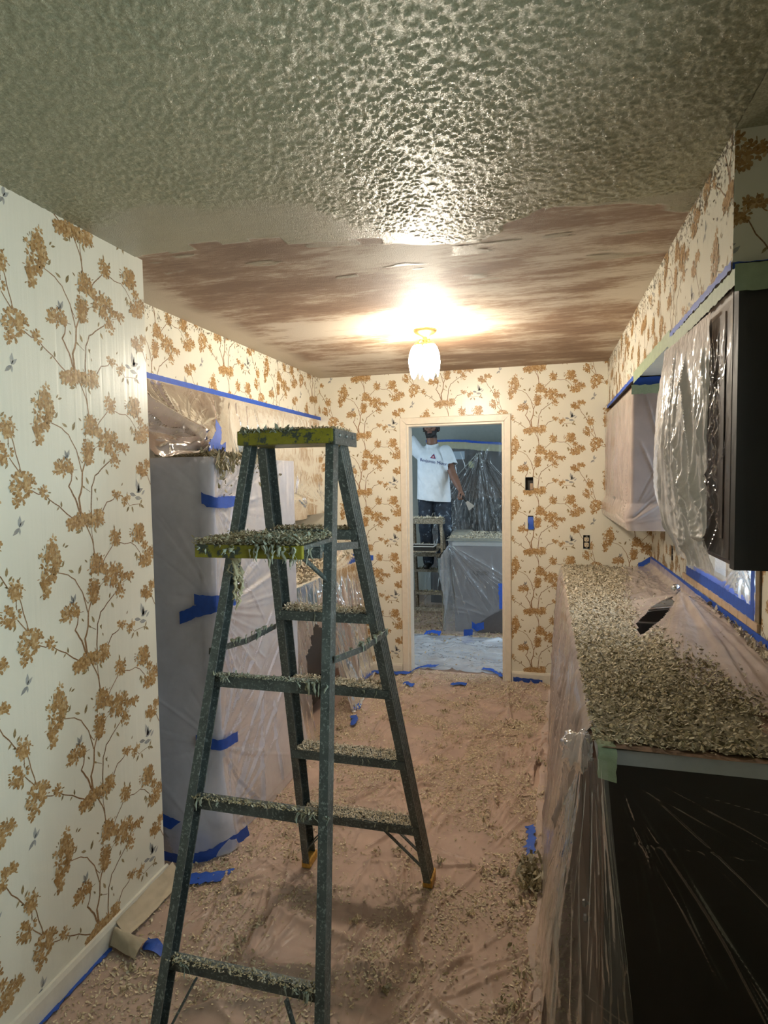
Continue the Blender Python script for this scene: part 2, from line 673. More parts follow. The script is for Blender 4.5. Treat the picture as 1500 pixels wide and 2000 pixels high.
    # blossom clusters
    for c in ((370, 505, 95, 48), (490, 495, 95, 50), (290, 515, 70, 42), (545, 465, 38, 26), (490, 830, 82, 72), (690, 655, 52, 46),
              (960, 640, 76, 72), (1038, 745, 26, 18), (1050, 858, 80, 52), (1140, 815, 58, 36), (660, 930, 104, 78),
              (838, 968, 38, 34), (735, 1068, 46, 42), (440, 1015, 56, 78), (735, 322, 32, 28), (832, 368, 32, 34),
              (50, 740, 84, 88), (20, 850, 60, 52), (-10, 930, 36, 34), (70, 620, 22, 34), (215, 1125, 62, 58), (150, 1135, 38, 26), (25, 300, 30, 34)):
        cluster(*c)
    for c in ((1050, 145, 66, 46), (1150, 100, 52, 36), (1300, 385, 58, 52), (1255, 540, 62, 54), (1390, 735, 84, 66), (1360, 825, 38, 38)):
        cluster(c[0] + sx, c[1] + sy, c[2], c[3])
    # leaves
    for x, y, a, L in ((300, 870, -1.15, 70), (255, 850, -2.7, 55), (150, 800, -1.1, 50), (620, 1130, 1.0, 55), (600, 1095, -1.2, 45),
                       (435, 1240, -2.0, 60), (400, 1268, -2.5, 40), (490, 1270, 1.1, 40), (940, 790, 2.2, 45), (945, 800, 1.7, 65),
                       (870, 425, 2.2, 55), (905, 425, 1.3, 55), (1010, 415, .6, 60), (1010, 415, -1.0, 50), (1000, 405, 1.4, 40),
                       (820, 395, 2.0, 40), (345, 570, 2.9, 60), (470, 560, 1.0, 50), (170, 400, -1.6, 45), (150, 395, 2.4, 35),
                       (70, 345, 2.1, 40), (790, 265, -1.0, 30), (690, 590, -1.7, 40), (740, 620, -1.1, 38), (390, 800, -2.4, 36),
                       (330, 1210, -2.2, 36), (180, 670, -.3, 40), (165, 665, -.9, 36), (515, 340, 1.4, 30), (500, 300, -1.2, 26)):
        leaf(x, y, a, L)
    for x, y, a, L in ((1235, 300, -1.4, 62), (1215, 320, 2.3, 44), (1250, 330, -.8, 45), (1290, 610, 2.2, 40)):
        leaf(x + sx, y + sy, a, L)
    # grey bird, butterfly and moth
    gx, gy = 985, 320
    for x, y, a, L in ((gx - 20, gy, -.35, 95), (gx + 5, gy - 5, -1.75, 105), (gx + 10, gy, -1.45, 80), (gx - 100, gy + 5, .25, 80), (gx - 40, gy + 40, .1, 90),
                       (gx + 45, gy + 20, -.7, 60)):
        leaf(x, y, a, L, r.choice(grey))
    for x, y, a, L in ((1310, 1000, -1.45, 75), (1310, 1000, -.75, 62), (1312, 1004, 2.45, 70), (1312, 1004, 1.55, 45)):
        leaf(x + sx + 40, y + sy, a, L, r.choice(grey))
    for x, y, a, L in ((240, 1060, -1.9, 60), (240, 1060, -1.2, 66), (235, 1062, -2.6, 40)):
        leaf(x, y, a, L, r.choice(grey))
    res = []
    for P, c, l in out:
        A = np.array([((x - 400) * KX, -(y - 500) * KZ) for x, y in P])
        res.append((A, c, l, A.min(0), A.max(0)))
    return res


TILE = build_tile()


def clip_poly(P, x0, x1, y0, y1):
    P = [tuple(p) for p in P]
    for ax, lim, sg in ((0, x0, 1), (0, x1, -1), (1, y0, 1), (1, y1, -1)):
        Q = []
        for i in range(len(P)):
            a, b = P[i], P[(i + 1) % len(P)]
            ia, ib = (a[ax] - lim) * sg >= 0, (b[ax] - lim) * sg >= 0
            if ia:
                Q.append(a)
            if ia != ib:
                t = (lim - a[ax]) / (b[ax] - a[ax])
                Q.append((a[0] + t * (b[0] - a[0]), a[1] + t * (b[1] - a[1])))
        P = Q
        if len(P) < 3:
            return None
    return P


def wallpaper(parent, rects, u_c1, z_c1, to3d, drop0=0):
    """print the repeat over rectangles (u0,u1,z0,z1); a blossom group of strip 0 sits at (u_c1,z_c1)"""
    V, F, C = [], [], []
    for (u0, u1, z0, z1) in rects:
        k0, k1 = int(math.floor((u0 - u_c1 - .6) / TW)), int(math.ceil((u1 - u_c1 + .6) / TW))
        for k in range(k0, k1 + 1):
            uo = u_c1 + k * TW
            zo0 = z_c1 + (TP / 2 if (k + drop0) % 2 else 0)
            j0, j1 = int(math.floor((z0 - zo0 - .5) / TP)), int(math.ceil((z1 - zo0 + .5) / TP))
            for j in range(j0, j1 + 1):
                zo = zo0 + j * TP
                for A, c, l, mn, mx in TILE:
                    if mn[0] + uo > u1 or mx[0] + uo < u0 or mn[1] + zo > z1 or mx[1] + zo < z0:
                        continue
                    P = A + (uo, zo)
                    if mn[0] + uo < u0 or mx[0] + uo > u1 or mn[1] + zo < z0 or mx[1] + zo > z1:
                        P = clip_poly(P, u0, u1, z0, z1)
                        if P is None:
                            continue
                    n = len(V)
                    V.extend(to3d(u, z, .0003 + l * .000012) for u, z in P)
                    F.append(tuple(range(n, n + len(P))))
                    C.append(c)
    o = obj('printed_blossom_pattern', V, F, M_PRINT, parent, attrs={'col': np.array(C)})
    o['kind'] = 'stuff'
    return o


wallpaper(wall_left, [(.2, Y1, .02, H)], 1.655, 1.486, lambda u, z, d: (XL1 + d, u, z))
eb = 1e-4
wallpaper(wall_back, [(XSL, DX0, 0, H), (DX0, DX1, DZ, H), (DX1, SW[0], 0, H), (SW[0], SW[1], SW[3], H), (SW[0], SW[1], TB[3], SW[2]),
                      (SW[0], SW[1], 0, TB[2]), (SW[1], OU[0], 0, H), (OU[0], OU[1], OU[3], H), (OU[0], OU[1], 0, OU[2]), (OU[1], XRW, .3, H)],
          -.075, 1.494, lambda u, z, d: (u, D - d, z))
wallpaper(bpy.data.objects['wall_soffit_left'], [(2.2, D, ZS, H)], 3.2, 2.25, lambda u, z, d: (XSL + d, u, z))
wallpaper(bpy.data.objects['wall_soffit_right'], [(-D, -YSR, ZS, H)], -3.05, 2.3, lambda u, z, d: (XSR - d, -u, z))
wallpaper(bpy.data.objects['wall_soffit_right'], [(XSR, XRW, ZS, H)], .42 + .42, 2.30, lambda u, z, d: (u, YSR - d, z))
wallpaper(wall_right, [(-D, -WIN[1], .9, 1.5), (-WIN[1], -WIN[0], .9, WIN[2]), (-WIN[0], -1.9, .9, 1.5)], -4.3, 1.2,
          lambda u, z, d: (XRW - d, -u, z))

# ------------------------------------------------------------------ ceiling: sprayed texture, smeared, then scraped bare
def scrape_edge(x):
    xs = [-2.3, -1.42, -1.2, -.92, -.6, -.38, -.2, -.1, .02, .25, .34, .42, .8]
    ys = [1.93, 1.95, 1.93, 1.99, 2.06, 2.18, 2.2, 2.06, 1.96, 2.0, 2.06, 2.12, 2.15]
    return np.interp(x, xs, ys)


def make_ceiling():
    m, nt, b = mat_new('sprayed_and_scraped_ceiling')
    p = pos(nt)
    ap = N(nt, 'ShaderNodeAttribute', attribute_name='pop').outputs['Fac']
    asm = N(nt, 'ShaderNodeAttribute', attribute_name='smear').outputs['Fac']
    big = noise(nt, p, 2.1, 8, .68, (.75, 2.2, 1))
    f_a = noise(nt, p, 8.0, 8, .74, (.45, 2.6, 1))
    f_b = noise(nt, p, 60.0, 8, .8, (.30, 2.0, 1))
    fine = N(nt, 'ShaderNodeMath', {0: f_a, 1: .48, 2: N(nt, 'ShaderNodeMath', {0: f_b, 1: .52}, operation='MULTIPLY').outputs[0]}, operation='MULTIPLY_ADD').outputs[0]
    apl = N(nt, 'ShaderNodeAttribute', attribute_name='pale').outputs['Fac']
    vf = noise(nt, p, 160.0, 3)
    mx = N(nt, 'ShaderNodeMath', {0: big, 1: fine}, operation='ADD').outputs[0]
    mx = N(nt, 'ShaderNodeMath', {0: mx, 1: apl}, operation='ADD').outputs[0]
    bare = ramp(nt, mx, [(.88 / 2, (.24, .150, .095)), (1.00 / 2, (.33, .22, .145)), (1.07 / 2, (.46, .36, .26)), (1.17 / 2, (.62, .54, .43))])
    # ramp input is a 0..2 sum, so halve it
    hv = N(nt, 'ShaderNodeMath', {0: mx, 1: .5}, operation='MULTIPLY').outputs[0]
    for l in list(nt.links):
        if l.to_node.type == 'VALTORGB' and l.from_socket == mx:
            nt.links.new(hv, l.to_socket)
    # unscraped margin along the left soffit and the back wall
    sep = N(nt, 'ShaderNodeSeparateXYZ', {0: p})
    wob = noise(nt, p, 3.0, 2)
    xm = N(nt, 'ShaderNodeMath', {0: wob, 1: .22, 2: sep.outputs['X']}, operation='MULTIPLY_ADD').outputs[0]
    mar = ramp(nt, N(nt, 'ShaderNodeMath', {0: xm, 1: 2.0}, operation='ADD').outputs[0], [(.42, 1.0), (.55, 0.0)])
    bare = mixc(nt, mar, bare, (.55, .47, .36))
    pc = mixc(nt, ramp(nt, vf, [(.35, 0.0), (.7, 1.0)]), (.33, .32, .20), (.48, .465, .31))
    sm = mixc(nt, fine, (.29, .275, .185), (.43, .40, .28))
    c = mixc(nt, asm, pc, sm)
    c = mixc(nt, ap, bare, c)
    nt.links.new(c, b.inputs['Base Color'])
    rg = N(nt, 'ShaderNodeMapRange', {0: ap, 3: .62, 4: .26}).outputs[0]
    nt.links.new(rg, b.inputs['Roughness'])
    b.inputs['Specular IOR Level'].default_value = .5
    h2 = noise(nt, p, 270.0, 4, .7)
    n1 = bump(nt, None, h2, .95, .0040)
    bump(nt, b, fine, .12, .004, n1)
    return m


def popcorn_height(X, Y):
    """thickness of the sprayed layer and the two masks"""
    e = scrape_edge(X)
    stroke = fbm(X * 2.2, Y * 16.0, 31, 3) - .5
    fl = np.floor(X / .11)
    jag = _hash(fl, fl * 0 + 3, 5) - .5
    e = e + stroke * .09 + jag * .05
    pop = 1 - sstep(-.012, .012, Y - e)
    # islands left behind
    isl = fbm(X * 4.0 + 9, Y * 14.0, 77, 3)
    pop = np.maximum(pop, sstep(.74, .78, isl) * (Y < e + .5) * .6)
    sm0 = np.interp(X, [-1.46, -1.1, -.7, -.58, -.35, -.1, .05, .25, .44], [1.66, 1.60, 1.72, 1.95, 2.2, 2.2, 1.96, 2.05, 2.05])
    smear = sstep(-.05, .06, Y - sm0 + (fbm(X * 5, Y * 9, 41, 3) - .5) * .22)
    n1 = fbm(X * 105, Y * 105, 3, 2)
    n2 = vnoise(X * 150, Y * 150, 8)
    n3 = fbm(X * 7, Y * 7, 12, 2)
    lump = sstep(.34, .66, n1) * (.55 + .45 * n2) * (.65 + .7 * n3)
    flat = .25 + .35 * fbm(X * 14, Y * 95, 19, 3)
    t = lump * (1 - .85 * smear) + flat * smear
    return .0024 * t * pop + .0015 * pop, pop, smear


M_CEIL = make_ceiling()


def pale_mask(X, Y):
    """joint compound and paint left on the scraped board"""
    w = (fbm(X * 3, Y * 3, 201) - .5) * .16
    a = np.exp(-((X + .50 + w * .6) / .10) ** 2) * sstep(2.0, 2.2, Y) * sstep(3.5, 3.1, Y) * .20
    b = np.exp(-((Y - 2.42 - .10 * (X + .1) + w * .3) / .030) ** 2) * sstep(-.12, .0, X) * .22
    c = np.exp(-((Y - 2.95 + w * .5) / .05) ** 2) * sstep(-.3, .1, X) * .14
    e = np.exp(-((Y - 3.15 + w) / .16) ** 2) * .10
    d = (fbm(X * 1.6, Y * 2.6, 202, 3) - .55) * .42
    return a + b + c + e + d + .05


def build_ceiling():
    Vs, Fs, Ps, Ss, Ls, n = [], [], [], [], [], 0

    def patch(x0, x1, y0, y1, nx, ny, disp):
        nonlocal n
        X, Y = np.meshgrid(np.linspace(x0, x1, nx), np.linspace(y0, y1, ny), indexing='ij')
        t, p, s = popcorn_height(X, Y)
        if not disp:
            t = t * 0 + p * .004
        Z = H - t
        F = grid_faces(nx, ny)[:, ::-1]
        Vs.append(np.stack([X, Y, Z], -1).reshape(-1, 3))
        Fs.append(F + n)
        Ps.append(p.ravel())
        Ss.append(s.ravel())
        Ls.append(pale_mask(X, Y).ravel())
        n += nx * ny

    patch(XL1, XSR, .82, 2.45, 460, 395, True)
    patch(XSR, XRW, .82, 2.45, 60, 120, False)
    patch(XLW, XL1, .82, 2.45, 40, 60, False)
    patch(XLW, XRW, YB, .82, 60, 60, False)
    patch(XLW, XRW, 2.45, D, 160, 160, False)
    V, F = np.concatenate(Vs), np.concatenate(Fs)
    # a slab above closes the room
    s = MB().box(XLW - .1, XRW + .14, YB - .12, D + .115, H + .004, H + .1)
    m = len(V)
    V = np.concatenate([V, np.array(s.V)])
    F = np.concatenate([F, np.array(s.F) + m])
    pa = np.concatenate(Ps + [np.zeros(8)])
    sa = np.concatenate(Ss + [np.zeros(8)])
    la = np.concatenate(Ls + [np.zeros(8)])
    o = obj('ceiling', V, F, M_CEIL, smooth=True, attrs={'pop': pa, 'smear': sa, 'pale': la})
    o['kind'] = 'structure'


build_ceiling()

# ------------------------------------------------------------------ doorway, baseboards
cw, ct = .057, .017
door_1 = thing('door_1', 'cream painted door casing around the open doorway', 'door frame', ((DX0 + DX1) / 2, D, 0))
del door_1['category']
del door_1['label']
door_1['kind'] = 'structure'
for x0, x1 in ((DX0 - cw, DX0), (DX1, DX1 + cw)):
    c = MB()
    xi, xo = (x1, x0) if x0 < DX0 else (x0, x1)
    c.prof([(x0, 0), (x1, 0), (x1 - .006, ct), (x0 + .006, ct)], (0, D - .0006, 0), (0, D - .0006, DZ), (1, 0, 0))
    # mitred head: extend the outer edge
    c.V = [(v[0], (D - .0006) - abs(v[1] - (D - .0006)), v[2]) for v in c.V]
    for i, v in enumerate(c.V):
        if v[2] > 1:
            c.V[i] = (v[0], v[1], DZ + cw * abs(v[0] - xi) / cw)
    c.build('door_casing', M_TRIM, door_1)
c = MB()
c.V = [(DX0, D - .0006, DZ), (DX1, D - .0006, DZ), (DX1 + cw, D - .0006, DZ + cw), (DX0 - cw, D - .0006, DZ + cw),
       (DX0, D - ct, DZ + .004), (DX1, D - ct, DZ + .004), (DX1 + cw - .005, D - ct, DZ + cw - .005), (DX0 - cw + .005, D - ct, DZ + cw - .005)]
c.F = [(4, 5, 6, 7), (0, 4, 7, 3), (1, 2, 6, 5), (3, 7, 6, 2), (0, 1, 5, 4), (0, 3, 2, 1)]
c.build('head_casing', M_TRIM, door_1)
for x0, x1 in ((DX0, DX0 + .014), (DX1 - .014, DX1)):
    MB().box(x0, x1, D + .001, D + .125, 0, DZ).build('door_jamb', M_TRIM, door_1)
MB().box(DX0 + .014, DX1 - .014, D + .001, D + .125, DZ - .014, DZ).build('head_jamb', M_TRIM, door_1)

def baseboard(name, p, q, nx, ny):
    prof = [(0, 0), (.013, 0), (.013, .070), (.008, .085), (0, .087)]
    m = MB()
    n = len(prof)
    V = [(e[0] + nx * a, e[1] + ny * a, z) for e in (p, q) for a, z in prof]
    F = [(i, (i + 1) % n, n + (i + 1) % n, n + i) for i in range(n)] + [tuple(range(n)), tuple(range(n, 2 * n))]
    m.add(V, F)
    o = m.build(name, M_BASE)
    o['kind'] = 'structure'
    return o

baseboard('baseboard_left', (XL1 + .0005, YB), (XL1 + .0005, Y1 + .012), 1, 0)
baseboard('baseboard_back_left', (XLW, D - .0005), (DX0 - cw, D - .0005), 0, -1)
baseboard('baseboard_back_right', (DX1 + cw, D - .0005), (.14, D - .0005), 0, -1)

# ------------------------------------------------------------------ scraped texture: flakes, lumps, drips
def make_deb(name, rough=.62, spec=.4):
    m, nt, b = mat_new(name)
    a = N(nt, 'ShaderNodeAttribute', attribute_name='col')
    p = pos(nt)
    c = mixc(nt, ramp(nt, noise(nt, p, 220.0, 3), [(.35, 0.0), (.75, .5)]), a.outputs['Color'], (.30, .26, .17))
    nt.links.new(c, b.inputs['Base Color'])
    b.inputs['Roughness'].default_value = rough
    b.inputs['Specular IOR Level'].default_value = spec
    bump(nt, b, noise(nt, p, 300.0, 4), .3, .003)
    return m


M_DEB = make_deb('scraped_ceiling_texture')
DEB_LIGHT = np.array([(.76, .69, .54), (.70, .63, .49), (.64, .55, .40), (.80, .74, .60), (.52, .43, .29)])
DEB_MINT = np.array([(.38, .43, .35), (.33, .38, .31), (.44, .48, .38), (.28, .30, .22), (.36, .35, .24)])
DEB_OLIVE = np.array([(.46, .40, .24), (.38, .32, .18), (.54, .48, .32), (.30, .24, .13), (.60, .55, .42)])


def flakes(Pc, size, pal, seed=0, tilt=.35, k=6, elong=1.6, nrm=None):
    """irregular curled chips lying at points Pc"""
    g = np.random.default_rng(seed)
    n = len(Pc)
    an = (np.arange(k) / k * 2 * np.pi)[None] + g.uniform(-.35, .35, (n, k)) + g.uniform(0, 6.28, (n, 1))
    rr = g.uniform(.45, 1.15, (n, k)) * np.asarray(size).reshape(-1, 1)
    el = g.uniform(1.0, elong, (n, 1))
    x, y = rr * np.cos(an) * el, rr * np.sin(an) / el ** .5
    ro = g.uniform(0, 6.28, (n, 1))
    x, y = x * np.cos(ro) - y * np.sin(ro), x * np.sin(ro) + y * np.cos(ro)
    tx, ty = g.normal(0, tilt, (n, 1)), g.normal(0, tilt, (n, 1))
    z = x * tx + y * ty + g.uniform(-.2, .35, (n, k)) * rr
    z = z - z.min(1, keepdims=True)
    V = np.zeros((n, k + 1, 3))
    V[:, :k, 0], V[:, :k, 1], V[:, :k, 2] = x, y, z
    V[:, k, 2] = z.mean(1) + g.uniform(-.1, .45, n) * np.asarray(size)
    V += np.asarray(Pc)[:, None, :]
    b = (np.arange(n) * (k + 1))[:, None]
    i = np.arange(k)[None]
    F = np.stack([b + i, b + (i + 1) % k, b + k + 0 * i], -1).reshape(-1, 3)
    C = pal[g.integers(0, len(pal), n)] * g.uniform(.75, 1.15, (n, 1))
    return V.reshape(-1, 3), F, np.repeat(C, k + 1, axis=0)


def merge(parts):
    V, F, C, n = [], [], [], 0
    for v, f, c in parts:
        V.append(v)
        F.append(f + n)
        C.append(c)
        n += len(v)
    return np.concatenate(V), np.concatenate(F), np.concatenate(C)


def drip(p, L, r0, seed, pal=DEB_MINT, n=6, sway=.25):
    """a ragged string of wet texture hanging from p"""
    g = np.random.default_rng(seed)
    m = max(5, int(L / .006))
    t = np.linspace(0, 1, m)
    cx = p[0] + np.cumsum(g.normal(0, .0022 * sway * 4, m))
    cy = p[1] + np.cumsum(g.normal(0, .0022 * sway * 4, m))
    cz = p[2] - t * L
    rad = r0 * (1 - .6 * t) * g.uniform(.25, 1.6, m)
    rad[-1] = .0006
    an = np.arange(n) / n * 2 * np.pi
    V = np.stack([cx[:, None] + rad[:, None] * np.cos(an) * g.uniform(.6, 1.4, (m, n)),
                  cy[:, None] + rad[:, None] * np.sin(an) * g.uniform(.6, 1.4, (m, n)), np.repeat(cz[:, None], n, 1)], -1).reshape(-1, 3)
    F = []
    for i in range(m - 1):
        for k in range(n):
            k2 = (k + 1) % n
            a, b, c, d = i * n + k, i * n + k2, (i + 1) * n + k2, (i + 1) * n + k
            F += [(a, b, c), (a, c, d)]
    C = np.repeat(pal[g.integers(0, len(pal), 1)], len(V), axis=0) * g.uniform(.8, 1.1, (len(V), 1))
    return V, np.array(F), C


def deb_obj(parts, parent, name='scraped_texture_residue', label=None, cat=None):
    V, F, C = merge(parts)
    org = None if parent is not None else [V[:, 0].mean(), V[:, 1].mean(), V[:, 2].min()]
    o = obj(name, V, F, M_DEB, parent, attrs={'col': C}, origin=org)
    o['kind'] = 'stuff'
    if label:
        o['label'] = label
        o['category'] = cat
    return o


# ------------------------------------------------------------------ the big stepladder
def make_ladder_mat(name, base, splat, yellow=None, dens=.55, sscale=70):
    m, nt, b = mat_new(name)
    p = pos(nt)
    f1 = noise(nt, p, sscale, 5, .7)
    f2 = noise(nt, p, 14.0, 4, .6)
    f3 = noise(nt, p, 240.0, 3, .6)
    hi = tuple(min(1, c * 1.5) for c in base)
    c = ramp(nt, f2, [(.3, tuple(c_ * .6 for c_ in base)), (.6, base), (.8, hi)])
    s = ramp(nt, f1, [(dens, 0.0), (dens + .06, 1.0)])
    c = mixc(nt, s, c, splat)
    k = ramp(nt, f3, [(.70, 0.0), (.76, .7)])
    c = mixc(nt, k, c, (.62, .66, .58))
    nt.links.new(c, b.inputs['Base Color'])
    b.inputs['Roughness'].default_value = .42
    b.inputs['Metallic'].default_value = .25
    bump(nt, b, f1, .35, .004)
    return m


M_LAD = make_ladder_mat('dirty_grey_green_ladder', (.110, .128, .122), (.26, .295, .275), dens=.55, sscale=130)
M_LADY = make_ladder_mat('paint_spattered_yellow', (.31, .28, .026), (.06, .07, .055), dens=.515, sscale=38)
M_BOOT = simple('worn_orange_yellow_rubber', (.55, .30, .05), .6, var=.3, vscale=60)
M_BOLT = simple('dull_rivet_steel', (.30, .32, .31), .4, .7)


def channel(w, d, t):
    """C outline: web along y at x=0, flanges pointing +x; d is web height, w flange length"""
    return [(0, -d / 2), (w, -d / 2), (w, -d / 2 + t), (t, -d / 2 + t), (t, d / 2 - t), (w, d / 2 - t), (w, d / 2), (0, d / 2)]


def ridged_channel(w, d, t, nr=4):
    P = [(w, -d / 2), (w, -d / 2 + t), (t, -d / 2 + t), (t, d / 2 - t), (w, d / 2 - t), (w, d / 2), (0, d / 2)]
    s = d / (nr * 2 + 1)
    for i in range(nr * 2):
        y = d / 2 - s * (i + 1)
        if i % 2 == 0:
            P += [(0, y), (.0018, y - .001)]
        else:
            P += [(.0018, y + .001), (0, y)]
    P += [(0, -d / 2)]
    return P


def lerp(a, b, t):
    return np.array(a, float) * (1 - t) + np.array(b, float) * t


def stepladder(name, label, org, zt, front, rear, step_z, bars, cap, mats, feet=True, fd=.072, fw=.028, rd=.042, rw=.024, group=None):
    """front/rear: ((xl,y,z),(xr,..)) at top and foot; outer faces of the rails"""
    T = thing(name, label, 'ladder', org, group)
    mL, mY = mats
    (flt, flb), (frt, frb) = front
    (rlt, rlb), (rrt, rrb) = rear
    for (t_, b_, sgn, w, d) in ((flt, flb, 1, fw, fd), (frt, frb, -1, fw, fd), (rlt, rlb, 1, rw, rd), (rrt, rrb, -1, rw, rd)):
        P = ridged_channel(w, d, .004) if d == fd else channel(w, d, .004)
        if sgn < 0:
            P = [(a, -b) for a, b in reversed(P)]
        mm = MB().prof(P, b_, np.array(t_) + (np.array(t_) - np.array(b_)) * .010, (sgn, 0, 0))
        mm.build('front_rail' if d == fd else 'rear_rail', mL, T)
    # steps
    for z in step_z:
        tl, tr = (z - flb[2]) / (flt[2] - flb[2]), (z - frb[2]) / (frt[2] - frb[2])
        a, b = lerp(flb, flt, tl), lerp(frb, frt, tr)
        x0, x1, yc = a[0] + .004, b[0] - .004, (a[1] + b[1]) / 2
        dd = fd * 1.12
        m = MB()
        m.box(x0, x1, yc - dd / 2, yc + dd / 2, z - .004, z, 0)
        m.box(x0, x1, yc - dd / 2, yc - dd / 2 + .004, z - .030, z - .004, 0)
        m.box(x0, x1, yc + dd / 2 - .004, yc + dd / 2, z - .030, z - .004, 0)
        for k in range(5):
            yy = yc - dd / 2 + dd * (k + .5) / 5
            m.box(x0 + .01, x1 - .01, yy - .002, yy + .002, z, z + .0018, 0)
        s = m.build('step', mL, T)
    for z in bars:
        tl = (z - rlb[2]) / (rlt[2] - rlb[2])
        a, b = lerp(rlb, rlt, tl), lerp(rrb, rrt, tl)
        m = MB()
        m.prof(channel(.018, .036, .003), (a[0] + .004, a[1] - .012, z - .018), (b[0] - .004, b[1] - .012, z - .018), (0, 1, 0))
        m.build('rear_cross_bar', mL, T)
    # cap
    x0, x1, y0, y1, z0, z1 = cap
    c = MB().box(x0, x1 - .004, y0, y1, z0 + .003, z1, .004)
    co = c.build('top_cap', mY, T)
    MB().box(x1 - .004, x1 + .002, y0 + .002, y1 - .002, z0 - .001, z1 - .002, .001).build('end_plate', mL, T)
    for k in range(3):
        yy = y0 + (y1 - y0) * (.2 + .3 * k)
        MB().lathe([(0, 0), (.006, 0), (.006, .002), (.003, .0045), (0, .005)], (x1 + .002, yy, (z0 + z1) / 2 + .004), 10, (1, 0, 0)).build('rivet', M_BOLT, T)
    # gusset braces under the lowest step and bar
    z = step_z[0] - .03
    for (t_, b_, sg) in ((flt, flb, 1), (frt, frb, -1)):
        for dy in (-.030, .030):
            hi = lerp(b_, t_, (z - b_[2]) / (t_[2] - b_[2])) + [sg * .15 * fd / .072, dy, 0]
            lo = lerp(b_, t_, (z * .32 - b_[2]) / (t_[2] - b_[2])) + [sg * .012, dy, 0]
            MB().beam(lo, hi, .014, .004, (0, 1, 0)).build('gusset_brace', mL, T)
    z = bars[-1] - .034
    for (t_, b_, sg) in ((rlt, rlb, 1), (rrt, rrb, -1)):
        hi = lerp(b_, t_, (z - b_[2]) / (t_[2] - b_[2])) + [sg * .10, -.012, 0]
        lo = lerp(b_, t_, (z - .20 - b_[2]) / (t_[2] - b_[2])) + [sg * .012, -.012, 0]
        MB().beam(lo, hi, .013, .005, (0, 1, 0)).build('gusset_brace', mL, T)
    if feet:
        for b_, t_, sg, d in ((flb, flt, 1, fd), (frb, frt, -1, fd), (rlb, rlt, 1, rd), (rrb, rrt, -1, rd)):
            x, y = b_[0], b_[1]
            xa, xb = (x - .004, x + .034) if sg > 0 else (x - .034, x + .004)
            MB().box(xa, xb, y - d / 2 - .006, y + d / 2 + .006, .007, .040, .004).build('rubber_foot', M_BOOT, T)
    return T


LF = ((( -.876, 1.768, 1.70), (-.968, 2.262, .012)), ((-.598, 1.768, 1.70), (-.428, 2.262, .012)))
LR = (((-.860, 1.632, 1.70), (-.958, 1.160, .012)), ((-.578, 1.632, 1.70), (-.472, 1.160, .012)))
ladder = stepladder('stepladder', 'tall grey green stepladder with yellow cap standing in the kitchen', (-.70, 1.70, 0), 1.70, LF, LR,
                    (.292, .585, .875, 1.157, 1.446), (1.080, .778, .410), (-.872, -.570, 1.597, 1.800, 1.708, 1.753), (M_LAD, M_LADY))
# spreaders: hinged bars on both sides
# (spreaders run from the rear rail, low, up to the front rail)
for xf, xr, zr_ in ((-.935, -.905, 1.158), (-.520, -.535, 1.150)):
    yr = np.interp(1.10, [.012, 1.70], [1.160, 1.632])
    yf = np.interp(1.02, [.012, 1.70], [2.262, 1.768])
    a, b = np.array((xr, yr + .004, 1.135)), np.array((xf, yf - .01, 1.085))
    mid = (a + b) / 2 + [0, 0, -.012]
    s = MB()
    s.beam(a, mid, .004, .018, (1, 0, 0))
    s.beam(mid, b, .004, .018, (1, 0, 0))
    so = s.build('spreader_bar', M_LAD, ladder)
    MB().lathe([(0, -.006), (.008, -.006), (.008, .006), (0, .006)], mid, 10, (1, 0, 0)).build('hinge_pin', M_BOLT, so)
# folded-out pail shelf on the rear rails
sh = MB()
SZ = 1.455
sh.box(-.815, -.545, 1.29, 1.50, SZ - .012, SZ, .003)
sh_o = sh.build('pail_shelf', M_LAD, ladder)
MB().box(-.820, -.540, 1.278, 1.292, SZ - .030, SZ + .002, .003).build('shelf_edge_strip', M_LADY, sh_o)
MB().beam((-.800, 1.44, SZ - .034), (-.555, 1.44, SZ - .034), .028, .02, (0, 0, 1)).build('shelf_cross_bar', M_LAD, sh_o)
for x in (-.842, -.572):
    MB().beam((x + (.02 if x < -.7 else -.02), 1.40, SZ - .02), (x, 1.80, SZ - .055), .005, .022, (1, 0, 0)).build('shelf_arm', M_LAD, sh_o)
for x0, x1 in ((-.852, -.790), (-.556, -.610)):
    MB().beam((x0, 1.535, SZ - .14), (x1, 1.44, SZ - .045), .016, .005, (0, 1, 0)).build('shelf_brace', M_LAD, sh_o)

# wet texture caught on the ladder
parts = []
g = np.random.default_rng(21)


def pile(x0, x1, y0, y1, z, n, smin, smax, pal, seed, tilt=.5, hz=.010):
    q = np.random.default_rng(seed)
    P = np.stack([q.uniform(x0, x1, n), q.uniform(y0, y1, n), z + q.uniform(0, hz, n) * fbm(q.uniform(0, 3, n), q.uniform(0, 3, n), seed)], 1)
    return flakes(P, q.uniform(smin, smax, n), pal, seed, tilt)


